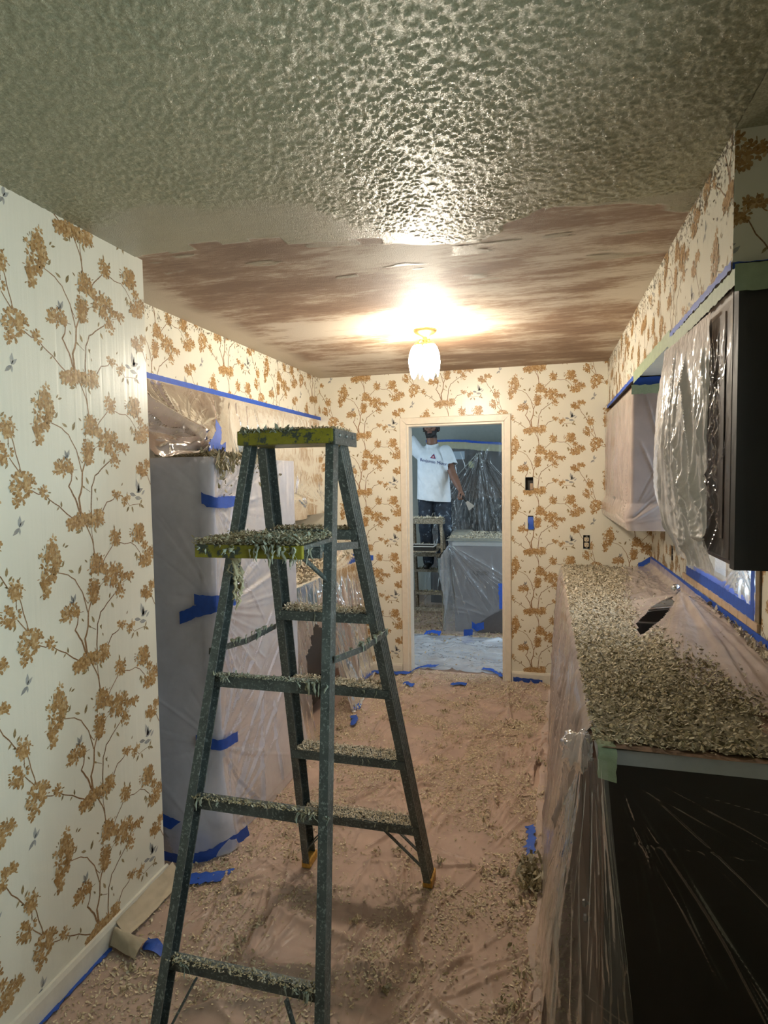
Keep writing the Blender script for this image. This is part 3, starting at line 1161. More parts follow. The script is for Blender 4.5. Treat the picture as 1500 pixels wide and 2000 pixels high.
for i, z in enumerate((.292, .585, .875, 1.157, 1.446)):
    yc = np.interp(z, [.012, 1.70], [2.262, 1.768])
    xa, xb = np.interp(z, [.012, 1.70], [-.968, -.876]) + .02, np.interp(z, [.012, 1.70], [-.428, -.598]) - .02
    parts.append(pile(xa, xb, yc - .040, yc + .040, z + .001, 2200, .0015, .0045, DEB_LIGHT if i < 4 else DEB_OLIVE, 100 + i, .5, .014 if i != 3 else .022))
    for k in range(5):
        parts.append(drip((g.uniform(xa, xb), yc - .043, z - .002), g.uniform(.008, .035), g.uniform(.0015, .004), 300 + i * 20 + k))
parts.append(pile(-.868, -.58, 1.60, 1.79, 1.753, 1800, .0015, .0045, DEB_OLIVE, 120, .4, .010))
parts.append(pile(-.865, -.70, 1.594, 1.61, 1.744, 160, .003, .007, DEB_MINT, 121, .8, .004))
parts.append(pile(-.825, -.545, 1.272, 1.50, SZ + .001, 6000, .0016, .0048, DEB_OLIVE, 122, .45, .022))
parts.append(pile(-.70, -.545, 1.27, 1.50, SZ + .004, 2200, .0018, .005, DEB_MINT, 123, .5, .026))
for k in range(44):
    x = g.choice([g.uniform(-.815, -.535), g.normal(-.72, .012), g.normal(-.62, .018), g.normal(-.575, .015)])
    big = .4 + .8 * (x > -.68)
    parts.append(drip((x, 1.276 + g.uniform(-.004, .006), SZ + g.uniform(-.012, .006)), g.uniform(.010, .040) * big, g.uniform(.002, .0055), 500 + k))
for k in range(26):
    x = g.uniform(-.62, -.56)
    parts.append(drip((x, 1.30 + g.uniform(0, .15), SZ - .01), g.uniform(.015, .06), g.uniform(.002, .005), 640 + k))
for k in range(7):      # the long string hanging off the shelf
    parts.append(drip((-.728 + g.uniform(-.006, .006), 1.31 + g.uniform(-.006, .006), SZ - .03), g.uniform(.10, .17), g.uniform(.004, .008), 700 + k, DEB_OLIVE, 6, .5))
for (zb, xa, xb) in ((1.080, -.90, -.54), (.778, -.92, -.52), (.410, -.94, -.50)):
    yb = np.interp(zb, [.012, 1.70], [1.160, 1.632]) - .012
    parts.append(pile(xa + .02, xb - .02, yb - .014, yb + .012, zb - .002, 620, .0012, .0036, DEB_MINT if zb > 1 else DEB_OLIVE, int(zb * 1000), .5, .005))
    for xs, n in ((xa + .06, 5), (xb - .05, 9)):
        for k in range(n):
            parts.append(drip((xs + g.normal(0, .022), yb - .014, zb), g.uniform(.010, .035), g.uniform(.002, .005), int(zb * 1000) + k + int(xs * 100)))
for sgn, xf, xr in ((0, -.935, -.905), (1, -.520, -.535)):
    for k in range(22):
        t = g.random()
        y = 1.478 + t * (1.955 - 1.478)
        parts.append(drip((xr + (xf - xr) * t + g.uniform(-.006, .006), y, 1.140 - .04 * t), g.uniform(.008, .035), g.uniform(.002, .006), 900 + k + 40 * sgn))
deb_obj(parts, ladder)

# ------------------------------------------------------------------ plastic, tape, cabinets: materials
M_FILM_W = film('milky_plastic_film', .78, (.86, .87, .98), .22, .5)
M_FILM_C = film('clear_plastic_film', .60, (.82, .68, .61), .13, .9, trans=.25)
M_FILM_D = film('dusty_plastic_film', .46, (.84, .73, .67), .15, 1.1, dirt=.25)
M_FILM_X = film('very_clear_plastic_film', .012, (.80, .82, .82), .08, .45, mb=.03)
M_FILM_H = film('crumpled_white_plastic_film', .95, (.92, .89, .88), .16, 1.4, trans=.2)


def make_tape(name, col):
    m, nt, b = mat_new(name)
    p = pos(nt)
    f = noise(nt, p, 40.0, 3)
    nt.links.new(ramp(nt, f, [(.3, tuple(c * .8 for c in col)), (.7, col)]), b.inputs['Base Color'])
    b.inputs['Roughness'].default_value = .55
    bump(nt, b, noise(nt, p, 260.0, 3), .3, .002)
    return m


M_BLUE = make_tape('blue_painters_tape', (.02, .095, .50))
M_GREEN = make_tape('pale_green_masking_tape', (.34, .42, .27))


def make_wood(name, c0, c1, rough=.4):
    m, nt, b = mat_new(name)
    p = pos(nt)
    f = noise(nt, p, 12.0, 6, .65, (6.0, 6.0, .5))
    nt.links.new(ramp(nt, f, [(.3, c0), (.7, c1)]), b.inputs['Base Color'])
    b.inputs['Roughness'].default_value = rough
    bump(nt, b, f, .08, .003)
    return m


M_WOOD = make_wood('brown_stained_wood', (.105, .052, .030), (.19, .10, .062))
M_DARK = make_wood('near_black_brown_panel', (.009, .0075, .006), (.015, .0125, .010), .5)  # on cabinet end panels this near-black puts their dim shade into the colour
M_FRIDGE = simple('white_appliance_enamel', (.72, .73, .74), .35, var=.03)
M_GASKET = simple('grey_door_gasket', (.16, .165, .165), .6)
M_OVEN = simple('black_enamel', (.010, .010, .011), .25)
M_STEEL = simple('brushed_steel', (.45, .45, .46), .28, 1.0, var=.08, vscale=200)
M_CHROME = simple('chrome', (.75, .76, .78), .08, 1.0)


def ribbon(name, label, path, across, width, mat=None, wob=.0015, seed=0, cat='tape', group=None, rag=.0, lift=.0):
    """a strip of tape following a 3D path; 'across' is its width direction (one vector or one per point)"""
    g = np.random.default_rng(seed + 5)
    P = np.array(path, float)
    A = np.array(across, float)
    if A.ndim == 1:
        A = np.repeat(A[None], len(P), 0)
    # resample
    seg = np.linalg.norm(np.diff(P, axis=0), axis=1)
    s = np.concatenate([[0], np.cumsum(seg)])
    n = max(4, int(s[-1] / .012))
    n = min(n, 400)
    t = np.linspace(0, s[-1], n)
    Q = np.stack([np.interp(t, s, P[:, k]) for k in range(3)], 1)
    B = np.stack([np.interp(t, s, A[:, k]) for k in range(3)], 1)
    B /= np.linalg.norm(B, axis=1, keepdims=True)
    T = np.gradient(Q, axis=0)
    T /= np.linalg.norm(T, axis=1, keepdims=True) + 1e-9
    Nn = np.cross(T, B)
    m = 5
    w = np.linspace(-.5, .5, m)
    top = np.zeros((n, m, 3))
    for j in range(m):
        e = g.normal(0, rag, n) if j in (0, m - 1) else np.zeros(n)
        top[:, j] = Q + B * (w[j] * width + e)[:, None] + Nn * (wob * (fbm(t * 40, np.full(n, j * 1.7), seed) - .4) + lift)[:, None]
    bot = top - Nn[:, None, :] * .0006
    V = np.concatenate([top.reshape(-1, 3), bot.reshape(-1, 3)])
    F0 = grid_faces(n, m)
    F = np.concatenate([F0, F0[:, ::-1] + n * m])
    o = obj(name, V, F, mat or M_BLUE, smooth=True, origin=V.mean(0))
    return tag(o, label, cat, group)


def film_path(path, z0, z1, nu, nv, smooth=3):
    """vertical surface along a plan path: returns P[nu,nv,3], arc length U, height Z"""
    path = np.array(path, float)
    seg = np.linalg.norm(np.diff(path, axis=0), axis=1)
    s = np.concatenate([[0], np.cumsum(seg)])
    u = np.linspace(0, s[-1], nu)
    x, y = np.interp(u, s, path[:, 0]), np.interp(u, s, path[:, 1])
    for _ in range(smooth):
        x[1:-1] = (x[:-2] + x[1:-1] * 2 + x[2:]) / 4
        y[1:-1] = (y[:-2] + y[1:-1] * 2 + y[2:]) / 4
    z = np.linspace(z1, z0, nv)
    U, Z = np.meshgrid(u, z, indexing='ij')
    P = np.stack([np.repeat(x[:, None], nv, 1), np.repeat(y[:, None], nv, 1), Z], -1)
    return P, U, Z


def wrinkle(P, h, sign=1.0):
    return P + normals_of(P) * (h * sign)[..., None]


def doors(mbparent, x, y0, y1, z0, z1, n, facing, matd, T):
    """n door leaves with a knob each on plane x"""
    w = (y1 - y0) / n
    for k in range(n):
        a, b = y0 + k * w + .006, y0 + (k + 1) * w - .006
        xa, xb = (x, x + facing * .018)
        m = MB().box(min(xa, xb), max(xa, xb), a, b, z0 + .01, z1 - .01, .003)
        d = m.build('door', matd, T)
        m = MB().box(min(xb, xb + facing * .004), max(xb, xb + facing * .004), a + .05, b - .05, z0 + .06, z1 - .06, .0015)
        m.build('door_panel', matd, d)
        yk = b - .03 if k % 2 == 0 else a + .03
        MB().lathe([(0, 0), (.005, 0), (.005, .012), (.014, .018), (.012, .026), (0, .028)], (xb, yk, z0 + .08), 12, (facing, 0, 0)).build('knob', M_STEEL, d)


# ------------------------------------------------------------------ refrigerator under plastic
FX, FY0, FY1, FZ = -1.372, 2.285, 3.13, 1.695
fr = thing('refrigerator', 'white refrigerator wrapped in plastic beside the papered wall', 'refrigerator', ((FX + XLW) / 2, (FY0 + FY1) / 2, 0))
MB().box(XLW + .03, FX - .075, FY0, FY1, .02, FZ - .01, .006).build('cabinet_body', M_FRIDGE, fr)
MB().box(FX - .075, FX - .060, FY0 + .008, FY1 - .008, .06, FZ - .012).build('door_gasket', M_GASKET, fr)
MB().box(FX - .060, FX, FY0, FY1, 1.115, FZ, .012).build('freezer_door', M_FRIDGE, fr)
MB().box(FX - .060, FX, FY0, FY1, .085, 1.100, .012).build('refrigerator_door', M_FRIDGE, fr)
MB().box(FX - .10, FX - .02, FY0 + .01, FY1 - .01, .01, .075).build('toe_grille', M_GASKET, fr)

rr = random.Random(3)
P, U, Z = film_path([(XLW + .02, FY0 - .010), (FX + .010, FY0 - .010), (FX + .010, FY1 + .012), (XLW + .25, FY1 + .016)], .012, 1.712, 280, 240)
uc = (FX + .010) - (XLW + .02)
uf = uc + (FY1 - FY0 + .022)
segs = []
for zc, n in ((1.515, 24), (1.07, 44), (.455, 40), (.10, 26)):
    segs += star(uc, zc, n, .25, .85, .006, .0055, -1.35, 1.35, rr)
    segs += star(uc, zc, n // 3, .10, .55, .006, .003, 1.9, 4.4, rr)
segs += [(uc + .05, .55, uc + .62, .98, .007, .010), (uc + .1, .30, uc + .7, .78, .008, .012), (uc + .02, .12, uc + .75, .55, .01, .012),
         (uc + .3, .02, uc + .42, .6, .012, .010), (uc + .5, .02, uc + .55, .5, .012, .012)]
h = creases(U, Z, segs) + .004 * (fbm(U * 5, Z * 4, 2) - .4)
h += .006 * (fbm(U * 30, Z * 6, 4) - .5) * sstep(1.25, 1.68, Z) * sstep(uc, uc + .1, U)
flare = sstep(.55, 0.0, Z) ** 2
h += flare * (.055 * sstep(uc - .05, uc + .35, U) + .13 * sstep(.25, .65, U) * sstep(uc + .12, uc - .1, U))
h = np.maximum(h, -.004)
Pf = wrinkle(P, h, 1.0 if normals_of(P)[5, 5, 1] < 0 else -1.0)
sheet('plastic_sheet', Pf, M_FILM_W, 'milky plastic sheet wrapped tightly around the refrigerator')
sgnF = 0
ACZ = (0, 0, 1)
yF, xF = FY0 - .016, FX + .018
ribbon('tape_strip', 'short blue tape near the top of the refrigerator door edge',
       [(-1.412, yF - .004, 1.535), (xF - .01, yF - .004, 1.52), (xF + .006, yF + .02, 1.515), (xF + .008, 2.44, 1.515)], ACZ, .050, seed=1, rag=.002)
ribbon('tape_strip', 'crumpled blue tape halfway up the refrigerator corner',
       [(-1.535, yF - .008, 1.015), (-1.45, yF - .012, 1.05), (xF - .004, yF - .008, 1.075), (xF + .008, yF + .03, 1.085), (xF + .010, 2.41, 1.08)], ACZ, .055, seed=2, rag=.002)
ribbon('tape_strip', 'folded blue tape higher on the refrigerator corner behind the ladder rail',
       [(-1.455, yF - .016, 1.10), (xF - .004, yF - .014, 1.095), (xF + .014, yF + .05, 1.10)], ACZ, .045, seed=12, rag=.002)
ribbon('tape_strip', 'short blue tape below the middle of the refrigerator corner',
       [(-1.47, yF - .014, .480), (xF - .004, yF - .008, .465), (xF + .010, yF + .03, .462), (xF + .012, 2.39, .455)], ACZ, .048, seed=3, rag=.001)
ribbon('tape_strip', 'slanted blue tape low on the refrigerator side',
       [(-1.60, yF - .085, .145), (-1.45, yF - .075, .095), (-1.385, yF - .06, .065)], ACZ, .055, seed=4, rag=.001)
ribbon('tape_strip', 'long blue tape along the foot of the refrigerator plastic',
       [(-1.58, yF - .155, .040), (-1.46, yF - .155, .030), (-1.37, yF - .11, .035), (-1.30, yF - .01, .05), (-1.27, yF + .06, .06)], (0, -.35, .93), .060, seed=5, rag=.003)
ribbon('tape_strip', 'dusty blue tape lying flat on the floor before the refrigerator',
       [(-1.42, 2.02, .014), (-1.32, 2.06, .016), (-1.24, 2.10, .014)], (.2, 1, 0), .085, seed=6, rag=.006)

# ------------------------------------------------------------------ left wall cabinets, hood, range, base cabinet
uc1 = thing('wall_cabinet', 'brown short wall cabinet above the refrigerator behind plastic', 'cabinet', ((XSL + XLW) / 2, 2.72, 1.80))
MB().box(XLW + .004, XSL - .020, FY0 + .02, 3.198, 1.80, ZS - .004, .003).build('cabinet_body', M_WOOD, uc1)
doors(None, XSL - .020, FY0 + .02, 3.198, 1.80, ZS - .01, 2, 1, M_WOOD, uc1)
uc2 = thing('wall_cabinet', 'brown wall cabinet over the range hood behind plastic', 'cabinet', ((XSL + XLW) / 2, 3.6, 1.53))
MB().box(XLW + .004, XSL - .020, 3.202, 3.958, 1.53, ZS - .004, .003).build('cabinet_body', M_WOOD, uc2)
doors(None, XSL - .020, 3.202, 3.958, 1.53, ZS - .01, 2, 1, M_WOOD, uc2)
uc3 = thing('wall_cabinet', 'brown tall wall cabinet in the left back corner behind plastic', 'cabinet', ((XSL + XLW) / 2, 4.34, 1.37))
MB().box(XLW + .004, XSL - .020, 3.962, D - .006, 1.37, ZS - .004, .003).build('cabinet_body', M_WOOD, uc3)
doors(None, XSL - .020, 3.962, D - .006, 1.37, ZS - .01, 2, 1, M_WOOD, uc3)

hd = thing('range_hood', 'brown range hood under plastic between wall cabinets', 'range hood', (-1.9, 3.58, 1.36))
m = MB()
xf = -1.665
m.add([(XLW + .004, 3.204, 1.38), (xf, 3.204, 1.38), (xf, 3.204, 1.46), (-1.80, 3.204, 1.525), (XLW + .004, 3.204, 1.525),
       (XLW + .004, 3.956, 1.38), (xf, 3.956, 1.38), (xf, 3.956, 1.46), (-1.80, 3.956, 1.525), (XLW + .004, 3.956, 1.525)],
      [(0, 1, 2, 3, 4), (9, 8, 7, 6, 5), (0, 5, 6, 1), (1, 6, 7, 2), (2, 7, 8, 3), (3, 8, 9, 4), (4, 9, 5, 0)])
m.build('hood_body', M_WOOD, hd)
MB().box(xf - .30, xf - .05, 3.30, 3.86, 1.370, 1.381).build('grease_filter', M_STEEL, hd)

rg = thing('kitchen_range', 'dark range showing through torn plastic left of the doorway', 'stove', (-1.8, 3.58, 0))
MB().box(XLW + .02, -1.515, 3.206, 3.954, .09, .905, .005).build('oven_body', M_OVEN, rg)
MB().box(-1.515, -1.490, 3.222, 3.938, .27, .78, .008).build('oven_door', M_OVEN, rg)
MB().tube([(-1.490, 3.27, .74), (-1.462, 3.27, .745), (-1.462, 3.89, .745), (-1.490, 3.89, .74)], .008).build('oven_handle', M_STEEL, rg)
MB().box(-1.515, -1.492, 3.222, 3.938, .10, .255, .006).build('drawer', M_OVEN, rg)
MB().box(XLW + .02, XLW + .08, 3.21, 3.95, .905, 1.02, .005).build('backguard', M_OVEN, rg)
for yy in (3.38, 3.78):
    for xx in (-1.72, -1.97):
        MB().lathe([(.085, 0), (.085, .006), (.060, .009), (.03, .006), (0, .006)], (xx, yy, .905), 20).build('burner', M_GASKET, rg)

bc = thing('base_cabinet', 'brown base cabinet under plastic in the left back corner', 'cabinet', (-1.82, 4.34, 0))
MB().box(XLW + .004, -1.535, 3.962, D - .018, .10, .875, .003).build('cabinet_body', M_WOOD, bc)
MB().box(XLW + .05, -1.60, 3.966, D - .02, 0, .10).build('toe_kick', M_DARK, bc)
doors(None, -1.535, 3.962, D - .018, .10, .70, 2, 1, M_WOOD, bc)
MB().box(-1.535, -1.517, 3.97, D - .026, .72, .865, .003).build('drawer', M_WOOD, bc)
ct = MB().box(XLW + .002, -1.500, 3.96, D - .002, .876, .914, .006).build('countertop', M_TRIM, None, origin=(-1.82, 4.34, .876))
tag(ct, 'short countertop under plastic in the left back corner', 'countertop')
jar = MB().lathe([(0, 0), (.055, 0), (.062, .012), (.062, .13), (.052, .155), (.040, .160), (.040, .175), (.044, .178), (.044, .20), (0, .205)], (-1.72, 4.48, .915), 20)
tag(jar.build('canister', M_TRIM, None, True, origin=(-1.72, 4.48, .915)), 'pale canister under plastic on the left back counter', 'canister')

# plastic from the soffit over the left wall cabinets
ny, nz = 340, 125
Yg, Tg = np.meshgrid(np.linspace(2.06, D - .004, ny), np.linspace(0, 1, nz), indexing='ij')
zb = np.interp(Yg, [2.06, 2.36, 2.55, 3.10, 3.20, 3.26, 3.95, 4.03, D], [1.715, 1.735, 1.725, 1.72, 1.62, 1.335, 1.33, 1.335, 1.33])
zt = 2.088
Zg = zt + (zb - zt) * Tg
xpull = np.interp(Yg, [2.06, 2.36, 2.55, 2.9, 3.2], [.30, .385, .33, .14, .018]) * Tg ** 1.3
hoodb = .135 * sstep(3.17, 3.23, Yg) * sstep(4.02, 3.95, Yg) * sstep(1.545, 1.47, Zg)
Xg = XSL + .024 + xpull + hoodb
P = np.stack([Xg, Yg, Zg], -1)
segs = []
ay, az = 2.40, 1.775
for k in range(46):
    yy = rr.uniform(2.04, 2.34)
    zz = rr.uniform(1.70, 2.09)
    segs.append((yy, zz, ay - rr.uniform(0, .03), az + rr.uniform(-.02, .03), .006 * rr.uniform(.7, 1.8), .030 * rr.uniform(.3, 1.2) * rr.choice((1, 1, -1))))
segs += star(ay, az, 46, .15, .75, .005, .006, -.5, 1.7, rr)
segs += star(4.02, 1.38, 26, .15, .5, .006, .006, .3, 2.8, rr) + star(4.6, 1.40, 20, .12, .4, .005, .005, .6, 3.2, rr)
for k in range(30):
    yy = rr.uniform(2.6, 4.7)
    segs.append((yy, 2.08, yy + rr.uniform(-.1, .1), 2.08 - rr.uniform(.06, .3), .005, .004))
h = creases(Yg, Zg, segs) + .006 * (fbm(Yg * 6, Zg * 5, 22) - .45) + .003 * (fbm(Yg * 40, Zg * 16, 23) - .5)
s = 1.0 if normals_of(P)[300, 20, 0] > 0 else -1.0
P = wrinkle(P, np.clip(h, -.02, .06) * sstep(0, .06, Tg), s)
sheet('plastic_sheet', P, M_FILM_D, 'wrinkled plastic sheet hanging from blue tape over the left wall cabinets')
ribbon('tape_strip', 'long straight blue tape along the bottom of the left soffit',
       [(XSL + .003, 2.0, 2.098), (XSL + .003, 3.4, 2.098), (XSL + .003, D - .004, 2.098)], ACZ, .046, seed=8, rag=.0006)
xa = -1.415
ribbon('tape_strip', 'blue tape strip slanting up above the refrigerator corner',
       [(xa, 2.375, 1.755), (xa - .006, 2.43, 1.81), (xa - .03, 2.475, 1.868)], (0, -.8, .6), .062, seed=9, rag=.003, lift=.004)
ribbon('tape_strip', 'blue tape folded flat on the top corner of the refrigerator',
       [(xa + .004, 2.325, 1.757), (xa + .004, 2.40, 1.752), (xa + .004, 2.47, 1.762)], (0, .1, 1), .040, seed=10, rag=.004, lift=.006)
# fridge top debris
parts = [pile(-1.66, FX + .005, FY0 - .005, FY1 - .25, FZ + .020, 1500, .005, .012, DEB_OLIVE, 41, .6, .022),
         pile(FX - .03, FX + .03, FY0 - .01, FY1 - .3, FZ + .006, 360, .004, .010, DEB_OLIVE, 42, .9, .012)]
gg = np.random.default_rng(4)
for k in range(150):
    y = FY0 + abs(gg.normal(.12, .20))
    if y > FY1 - .05:
        continue
    parts.append(flakes(np.array([(FX + .022 + gg.uniform(0, .006), y, FZ - abs(gg.normal(0, .05)))]), np.array([gg.uniform(.004, .010)]), DEB_OLIVE, 4000 + k, 1.5))
deb_obj(parts, None, 'scraped_texture_debris', 'olive scraped texture heaped on top of the wrapped refrigerator', 'debris')

# plastic over range and left counter, torn open in front of the range
nu, nv = 250, 210
Yg, S = np.meshgrid(np.linspace(3.150, D - .004, nu), np.linspace(0, 1.58, nv), indexing='ij')
top_d = .60                                # depth of the horizontal part
lump = .17 * np.exp(-(((Yg - 4.48) / .13) ** 2)) * sstep(.22, .40, S) * sstep(.66, .5, S) + .05 * np.exp(-(((Yg - 4.2) / .25) ** 2))
Xg = np.where(S < top_d, -2.115 + S, -2.115 + top_d + .035)
Zg = np.where(S < top_d, .945 + lump, .945 - (S - top_d))
dwn = np.clip(S - top_d, 0, 2)
Xg = Xg + .06 * sstep(0, .06, dwn) * 0 + (.23 * np.interp(Yg, [3.15, 3.5, 3.9, 4.3, 4.7], [.55, .8, 1.0, .75, .55])) * (dwn / .95) ** 1.7
Zg = np.maximum(Zg, .014 + .01 * fbm(Yg * 8, S * 4, 9))
P = np.stack([Xg, Yg, Zg], -1)
segs = []
for k in range(75):
    yy = rr.uniform(3.2, 4.7)
    segs.append((yy, top_d + rr.uniform(0, .25), yy + rr.uniform(-.12, .12), top_d + rr.uniform(.4, .95), .008 * rr.uniform(.6, 1.6), .018 * rr.uniform(.3, 1.1)))
segs += star(3.9, top_d + .03, 30, .2, .9, .007, .010, .6, 2.5, rr)
for k in range(36):
    segs.append((rr.uniform(3.2, 4.7), rr.uniform(0, .3), rr.uniform(3.2, 4.7), rr.uniform(.3, .62), .007, .008))
h = creases(Yg, S, segs) + .02 * (fbm(Yg * 9, S * 1.6, 51) - .45) * sstep(top_d, top_d + .2, S) + .004 * fbm(Yg * 30, S * 30, 52)
s = 1.0 if normals_of(P)[150, 20, 2] > 0 else -1.0
P = wrinkle(P, np.maximum(h, -.004), s)
P[..., 2] = np.maximum(P[..., 2], .012)
hem = np.interp(Yg, [3.15, 3.30, 3.38, 3.46, 3.62, 3.70, 3.78, 3.86], [2, 2, 1.10, .98, .88, .93, 1.30, 2]) + .05 * (fbm(Yg * 22, S * 0, 6) - .5)
keep = ~((S > hem) & (Yg > 3.30) & (Yg < 3.86))
sheet('plastic_sheet', P, M_FILM_D, 'torn plastic sheet draped over range and counter left of the doorway', keep=keep)
Pz = []
gg = np.random.default_rng(17)
n = 2600
yy, xx = gg.uniform(3.2, 4.70, n), gg.uniform(-2.05, -1.50, n)
zz = .955 + .17 * np.exp(-(((yy - 4.48) / .13) ** 2)) * np.exp(-(((xx + 1.66) / .12) ** 2)) + .05 * np.exp(-(((yy - 4.2) / .25) ** 2))
deb_obj([flakes(np.stack([xx, yy, zz], 1), gg.uniform(.006, .015, n), DEB_LIGHT, 18, .5)], None, 'scraped_texture_debris',
        'pale scraped texture scattered over the plastic on the left counter', 'debris')
ribbon('tape_strip', 'short blue tape on the papered wall left of the doorway',
       [(-1.555, D - .003, .965), (-1.365, D - .003, .955)], ACZ, .044, seed=14, rag=.001)

# ------------------------------------------------------------------ ceiling lamp with tulip shades
def make_emit(name, col, strength):
    m, nt, b = mat_new(name)
    b.inputs['Base Color'].default_value = (.9, .88, .84, 1)
    b.inputs['Roughness'].default_value = .4
    p = pos(nt)
    f = noise(nt, p, 30.0, 2)
    c = ramp(nt, f, [(.3, tuple(x * .9 for x in col)), (.7, col)])
    nt.links.new(c, b.inputs['Emission Color'])
    b.inputs['Emission Strength'].default_value = strength
    return m


M_SHADE = make_emit('lit_frosted_glass', (1.0, .89, .73), 185.0)
M_BRASS = simple('old_brass', (.55, .40, .16), .35, .9, var=.2)
LX, LY = -.655, 3.39
lamp = thing('ceiling_lamp', 'lit ceiling lamp with white tulip glass shades', 'lamp', (LX, LY, 2.16))
MB().lathe([(0, H - .0005), (.066, H - .0005), (.066, H - .008), (.054, H - .020), (.030, H - .030), (.018, H - .040), (0, H - .042)], (LX, LY, 0), 28).build('canopy', M_BRASS, lamp, True)
MB().lathe([(.012, H - .04), (.012, H - .07), (.020, H - .078), (.012, H - .088), (0, H - .092)], (LX, LY, 0), 16).build('stem', M_BRASS, lamp, True)


def tulip(r, z, an):
    return -.030 * abs(math.cos(1.5 * an)) ** 2.2 * max(0, (-.085 - z)) / .05 * 1.3


for k, an in enumerate((R_(205), R_(325), R_(85))):
    ca, sa = math.cos(an), math.sin(an)
    bx, by, bz = LX + .042 * ca, LY + .042 * sa, H - .085
    arm = MB().tube([(LX + .01 * ca, LY + .01 * sa, H - .060), (LX + .030 * ca, LY + .030 * sa, H - .058), (bx, by, bz)], .006, 8).build('arm', M_BRASS, lamp, True)
    axd = (-.10 * ca, -.10 * sa, 1)
    sh_ = MB().lathe([(.012, .004), (.022, -.002), (.036, -.022), (.045, -.060), (.046, -.095), (.038, -.125), (.026, -.144)], (bx, by, bz), 28, axd, tulip)
    sh_.build('glass_shade', M_SHADE, lamp, True)
    MB().lathe([(.014, .012), (.022, .006), (.024, -.004), (0, -.004)], (bx, by, bz), 14, axd).build('shade_holder', M_BRASS, lamp, True)

# ------------------------------------------------------------------ electrical boxes in the back wall
M_BOX = simple('old_steel_box', (.05, .048, .045), .6, .5)
M_IVORY = simple('ivory_plastic', (.66, .56, .40), .35)
M_STUD = simple('bare_stud_wood', (.42, .30, .20), .7, var=.1)


def wall_box(name, label, b, depth=.05):
    T = thing(name, label, 'outlet box', ((b[0] + b[1]) / 2, D + .02, b[2]))
    m = MB()
    x0, x1, z0, z1 = b[0] + .0015, b[1] - .0015, b[2] + .0015, b[3] - .0015
    y0, y1 = D + .003, D + depth
    m.box(x0, x1, y1 - .002, y1, z0, z1)
    m.box(x0, x0 + .002, y0, y1 - .002, z0, z1)
    m.box(x1 - .002, x1, y0, y1 - .002, z0, z1)
    m.box(x0 + .002, x1 - .002, y0, y1 - .002, z0, z0 + .002)
    m.box(x0 + .002, x1 - .002, y0, y1 - .002, z1 - .002, z1)
    m.build('steel_box', M_BOX, T)
    return T


t = wall_box('switch_box', 'open empty black switch box right of the doorway', SW)
MB().box(SW[0] + .036, SW[1] - .004, D + .010, D + .045, SW[2] + .004, SW[2] + .052).build('stud_block', M_STUD, t)
t = wall_box('switch_box', 'dark outlet box stuffed with blue tape beside the doorway', TB)
ribbon('tape_strip', 'wad of blue tape covering the box beside the doorway',
       [(-.107, D + .006, 1.296), (-.108, D - .006, 1.270), (-.103, D - .012, 1.235), (-.104, D - .010, 1.200)], (1, 0, 0), .040, seed=31, rag=.003, wob=.004)
t = thing('receptacle', 'uncovered ivory duplex receptacle above the right counter', 'electrical outlet', ((OU[0] + OU[1]) / 2, D + .02, OU[2]))
m = MB().box(OU[0] + .0015, OU[1] - .0015, D + .034, D + .040, OU[2] + .0015, OU[3] - .0015)
m.build('steel_box', M_BOX, t)
xc = (OU[0] + OU[1]) / 2
MB().box(xc - .007, xc + .007, D - .002, D + .004, OU[2] + .004, OU[3] - .004, .001).build('mounting_strap', M_STEEL, t)
for zc in ((OU[2] + OU[3]) / 2 - .020, (OU[2] + OU[3]) / 2 + .020):
    f = MB().box(xc - .016, xc + .016, D - .006, D + .030, zc - .0155, zc + .0155, .005).build('socket_face', M_IVORY, t)
    for dx in (-.006, .006):
        MB().box(xc + dx - .0012, xc + dx + .0012, D - .0066, D - .004, zc - .003, zc + .008).build('slot', M_BLACK, f)
    MB().lathe([(0, 0), (.003, 0), (.003, .0006), (0, .0006)], (xc, D - .0060, zc - .008), 10, (0, -1, 0)).build('ground_hole', M_BLACK, f)
t = thing('receptacle', 'dark bare receptacle on the right wall beyond the sink', 'electrical outlet', (XRW + .03, (RO[0] + RO[1]) / 2, RO[2]))
MB().box(XRW + .036, XRW + .042, RO[0] + .0015, RO[1] - .0015, RO[2] + .0015, RO[3] - .0015).build('steel_box', M_BOX, t)
yc_ = (RO[0] + RO[1]) / 2
for zc in (RO[2] + .035, RO[3] - .035):
    MB().box(XRW - .003, XRW + .034, yc_ - .014, yc_ + .014, zc - .015, zc + .015, .004).build('socket_face', M_BOX, t)

